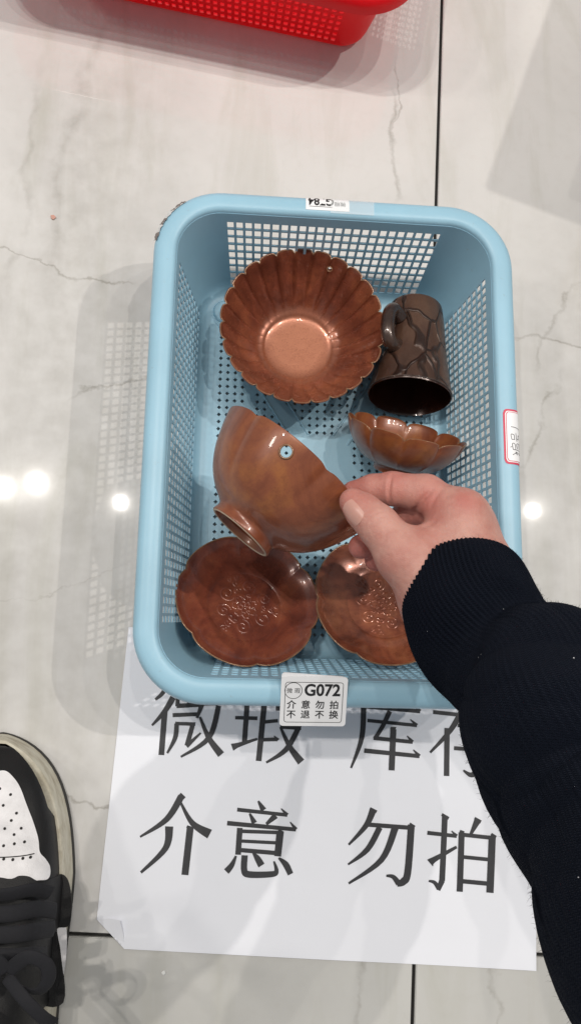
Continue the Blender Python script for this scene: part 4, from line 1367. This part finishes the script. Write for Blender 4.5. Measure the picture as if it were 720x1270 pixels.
shoe = empty('sneaker', (SHC[0], SHC[1] - 0.14, 0))
tag(shoe, 'black and white sneaker with a yellowed sole left of the paper', 'shoe')
bpy.context.view_layer.update()
SHP = shoe.location.copy()
def shoe_local(rings):
    return [[(p[0] - SHP.x, p[1] - SHP.y, p[2]) for p in r] for r in rings]
loft('outsole', shoe_local([sole_ring(0.0008, 0.0), sole_ring(0, 0.0015), sole_ring(0, 0.0050), sole_ring(0.0007, 0.0058)]), M_TREAD, shoe)
loft('midsole', shoe_local([sole_ring(0.0010, 0.0058), sole_ring(0.0014, 0.0075), sole_ring(0.0024, 0.0150), sole_ring(0.0030, 0.0245), sole_ring(0.0040, 0.0268), sole_ring(0.0075, 0.0268)]), M_SOLE, shoe)
def shoe_top(x, y):
    """height of the upper over the floor at world x, y"""
    t = SHC[1] - y
    w = max(outline(t) - 0.0060, 0.001)
    e = abs(x - SHC[0]) / w
    ridge = 0.052 + 0.030 * max(0, min(1, (t - 0.06) / 0.07)) + 0.035 * max(0, min(1, (t - 0.14) / 0.08))
    front = min(1, max(0, (t - 0.009) / 0.050))
    h = 0.0268 + (ridge - 0.0268) * (1 - (1 - front) ** 2.6)
    p = 3.4
    return 0.0268 + (h - 0.0268) * max(0.0, 1 - min(e, 1) ** p) ** (1 / p) if e < 1 else 0.0268
def upper_ring(f):
    base_ = sole_ring(0.0060, 0.0268)
    cx, cy = SHC[0], SHC[1] - 0.125
    out = []
    for x, y, z in base_:
        X = cx + (x - cx) * f; Y = cy + (y - cy) * (0.02 + 0.98 * f) if True else y
        out.append((X, Y, shoe_top(X, Y)))
    return out
ur = [upper_ring(f) for f in (1.0, .996, .988, .975, .96, .94, .915, .89, .86, .83, .79, .75, .70, .65, .59, .53, .47, .41, .35, .29, .23, .17, .11, .05, .02)]
loft('upper', shoe_local(ur), M_BLK, shoe, 180, True, False)

from mathutils.geometry import delaunay_2d_cdt
def overlay(name, poly, off, mat, step=0.0035, edge_drop=0.0006):
    """a leather piece laid over the upper: polygon outline in world x, y"""
    P = [Vector(q[:2]) for q in smoothline(poly, 5, closed=True)]
    n = len(P)
    xs = [p.x for p in P]; ys = [p.y for p in P]
    def inside(x, y):
        c = False
        for i in range(n):
            a, b = P[i], P[i - 1]
            if (a.y > y) != (b.y > y) and x < (b.x - a.x) * (y - a.y) / (b.y - a.y) + a.x: c = not c
        return c
    inn = []
    x = min(xs)
    while x < max(xs):
        y = min(ys)
        while y < max(ys):
            if inside(x, y) and min((Vector((x, y)) - p).length for p in P) > step * .5: inn.append(Vector((x, y)))
            y += step
        x += step
    r = delaunay_2d_cdt(P + inn, [(i, (i + 1) % n) for i in range(n)], [], 1, 1e-6)
    bm = bmesh.new()
    bv = [bm.verts.new((v.x - SHP.x, v.y - SHP.y, shoe_top(v.x, v.y) + off)) for v in r[0]]
    for f in r[2]:
        try: bm.faces.new([bv[k] for k in f])
        except ValueError: pass
    bmesh.ops.recalc_face_normals(bm, faces=bm.faces)
    if sum(f.normal.z for f in bm.faces) < 0: bmesh.ops.reverse_faces(bm, faces=bm.faces)
    bmesh.ops.solidify(bm, geom=list(bm.faces), thickness=0.0012)
    return from_bm(name, bm, mat, shoe, 40)
TB = [(-0.2025, -0.2154, 0.0550), (-0.1958, -0.2197, 0.0550), (-0.1907, -0.2257, 0.0560), (-0.1858, -0.2350, 0.0570), (-0.1809, -0.2452, 0.0580), (-0.1770, -0.2558, 0.0590), (-0.1753, -0.2625, 0.0600), (-0.1718, -0.2668, 0.0590), (-0.1692, -0.2720, 0.0580), (-0.1693, -0.2780, 0.0600), (-0.1757, -0.2778, 0.0660), (-0.1887, -0.2806, 0.0700),
      (-0.2072, -0.2806, 0.0700), (-0.2244, -0.2764, 0.0600), (-0.2269, -0.2630, 0.0590), (-0.2233, -0.2446, 0.0580), (-0.2179, -0.2260, 0.0560), (-0.2097, -0.2174, 0.0550)]
toe = overlay('toe_panel', TB, 0.0018, M_WHT)
def dot(x, y, rad, name, off):
    z = shoe_top(x, y) + off
    vs = [(x - SHP.x, y - SHP.y, z)] + [(x + rad * math.cos(a) - SHP.x, y + rad * math.sin(a) - SHP.y, shoe_top(x + rad * math.cos(a), y + rad * math.sin(a)) + off) for a in [2 * PI * k / 10 for k in range(10)]]
    mesh_obj(name, vs, [(0, 1 + k, 1 + (k + 1) % 10) for k in range(10)], M_HOLE, shoe)
for p in [(-0.1960, -0.2290, 0.0570), (-0.1994, -0.2352, 0.0570), (-0.1910, -0.2397, 0.0580), (-0.1936, -0.2439, 0.0580), (-0.1970, -0.2486, 0.0580), (-0.1874, -0.2485, 0.0580), (-0.1912, -0.2521, 0.0590), (-0.1846, -0.2563, 0.0590), (-0.1903, -0.2572, 0.0590), (-0.1964, -0.2582, 0.0590), (-0.2035, -0.2407, 0.0580), (-0.2031, -0.2527, 0.0590), (-0.2031, -0.2257, 0.0570)]:
    dot(p[0], p[1], 0.00088, 'perforation', 0.00205)
sv = [(-0.2007, -0.2653, 0.0605), (-0.1950, -0.2653, 0.0605), (-0.1897, -0.2657, 0.0605), (-0.1841, -0.2652, 0.0605), (-0.1799, -0.2648, 0.0600)]
for p in sv:
    dot(p[0], p[1], 0.0009, 'perforation', 0.00205)
vs, fs = tube([Vector((p[0] - SHP.x, p[1] - SHP.y, shoe_top(p[0], p[1]) + 0.0020)) for p in smoothline([(-0.2113, -0.2640, 0.0605), (-0.1970, -0.2644, 0.0605), (-0.1851, -0.2639, 0.0605), (-0.1781, -0.2630, 0.0600)], 6)], 0.00035, 5)
mesh_obj('seam', vs, fs, M_HOLE, shoe)
# eyestay, side panel, tongue
ES = [(-0.1886, -0.2757, 0.0720), (-0.1845, -0.2743, 0.0700), (-0.1791, -0.2750, 0.0690), (-0.1733, -0.2782, 0.0660), (-0.1634, -0.2799, 0.0550), (-0.1589, -0.2874, 0.0500), (-0.1570, -0.3011, 0.0500), (-0.1584, -0.3100, 0.0600), (-0.1648, -0.3113, 0.0800), (-0.1641, -0.3170, 0.0900), (-0.1616, -0.3273, 0.0900), (-0.1584, -0.3542, 0.1000), (-0.1776, -0.3505, 0.1100), (-0.1979, -0.3112, 0.1100), (-0.2015, -0.2778, 0.0750)]
overlay('eyestay', ES, 0.0026, M_BLK)
SP = [(-0.1609, -0.3092, 0.0750), (-0.1589, -0.3169, 0.0750), (-0.1587, -0.3309, 0.0780), (-0.1604, -0.3441, 0.0850), (-0.1629, -0.3449, 0.0900), (-0.1642, -0.3335, 0.0900), (-0.1638, -0.3219, 0.0900), (-0.1661, -0.3095, 0.0900)]
overlay('side_panel', SP, 0.0024, M_WHT)
# laces
def lace(pts, rad=0.0028):
    P_ = smoothline(pts, 8)
    vs, fs = tube([(p[0] - SHP.x, p[1] - SHP.y, p[2] - 0.001) for p in P_], rad * 1.25, 12, flat=0.30)
    return mesh_obj('lace', vs, fs, M_LACE, shoe, 180)
for k, yy in enumerate((1112, 1138, 1165, 1192)):
    pass
LACES = [
 [(-0.1641, -0.2821, 0.0710), (-0.1720, -0.2777, 0.0840), (-0.1841, -0.2790, 0.0900), (-0.2014, -0.2795, 0.0920)],
 [(-0.1607, -0.2921, 0.0700), (-0.1682, -0.2871, 0.0880), (-0.1807, -0.2874, 0.0980), (-0.1991, -0.2874, 0.0980)],
 [(-0.1600, -0.3003, 0.0760), (-0.1668, -0.2966, 0.0980), (-0.1790, -0.2962, 0.1060), (-0.1967, -0.2959, 0.1040)],
 [(-0.1611, -0.3107, 0.0900), (-0.1648, -0.3063, 0.1080), (-0.1759, -0.3049, 0.1160), (-0.1937, -0.3051, 0.1120)],
]
for p in LACES: lace(p, 0.0036)
lace([(-0.1735, -0.3090, 0.1250), (-0.1624, -0.3000, 0.1340), (-0.1535, -0.3036, 0.1320), (-0.1520, -0.3117, 0.1280), (-0.1572, -0.3190, 0.1240), (-0.1668, -0.3180, 0.1220), (-0.1743, -0.3120, 0.1240)], 0.0030)
lace([(-0.1741, -0.3117, 0.1250), (-0.1632, -0.3210, 0.1300), (-0.1543, -0.3306, 0.1260), (-0.1496, -0.3364, 0.1180)], 0.0028)
lace([(-0.1743, -0.3090, 0.1250), (-0.1811, -0.3018, 0.1300), (-0.1893, -0.3062, 0.1280), (-0.1888, -0.3150, 0.1240), (-0.1776, -0.3120, 0.1240)], 0.0030)
TG_ = [(-0.2016, -0.2833, 0.0900), (-0.1794, -0.2816, 0.0900), (-0.1701, -0.2936, 0.1000), (-0.1657, -0.3113, 0.1100), (-0.1632, -0.3470, 0.1200), (-0.1919, -0.3467, 0.1200)]
overlay('tongue', TG_, 0.0045, M_BLK)

# ------------------------------------------------------------------ cardboard box added out of view to throw the upper right floor shadow
M_CARTON = m_simple('brown_cardboard', (0.36, 0.25, 0.15), 0.8, 0.12, 40)
ca_ = empty('shadow_caster', (0.292, 0.272, 0), math.radians(-19))
tag(ca_, 'unseen brown cardboard box added right of the baskets to cast a floor shadow', 'shadow_caster')
def box(name, x0, y0, z0, x1, y1, z1, mat, parent):
    bm = bmesh.new()
    bmesh.ops.create_cube(bm, size=1)
    bmesh.ops.scale(bm, vec=(x1 - x0, y1 - y0, z1 - z0), verts=bm.verts)
    bmesh.ops.translate(bm, vec=((x0 + x1) / 2, (y0 + y1) / 2, (z0 + z1) / 2), verts=bm.verts)
    bmesh.ops.bevel(bm, geom=[e for e in bm.edges], offset=0.002, segments=2, affect='EDGES')
    return from_bm(name, bm, mat, parent, 40)
box('body', 0, 0, 0, 0.36, 0.30, 0.26, M_CARTON, ca_)
for y0 in (0.002, 0.152):
    box('flap', 0.002, y0, 0.2605, 0.358, y0 + 0.146, 0.2635, M_CARTON, ca_)

# ------------------------------------------------------------------ small litter on the floor
M_BIT = m_simple('chipped_clay', (0.55, 0.30, 0.24), 0.7)
M_BITW = m_simple('paper_crumb', (0.78, 0.78, 0.76), 0.8)
def crumb(p, r, mat, label, cat):
    bm = bmesh.new()
    bmesh.ops.create_icosphere(bm, subdivisions=1, radius=r)
    for v in bm.verts: v.co = Vector((v.co.x * random.uniform(.7, 1.3), v.co.y * random.uniform(.7, 1.3), v.co.z * .4))
    o = from_bm('crumb', bm, mat)
    o.location = (p[0], p[1], r * .35)
    tag(o, label, cat)
crumb((-0.2105, 0.1947, 0.0000), .0022, M_BIT, 'tiny pinkish crumb on the tile left of the blue basket', 'crumb')
crumb((-0.0990, -0.3455, 0.0000), .0016, M_BITW, 'tiny white crumb on the tile below the paper notice', 'crumb')
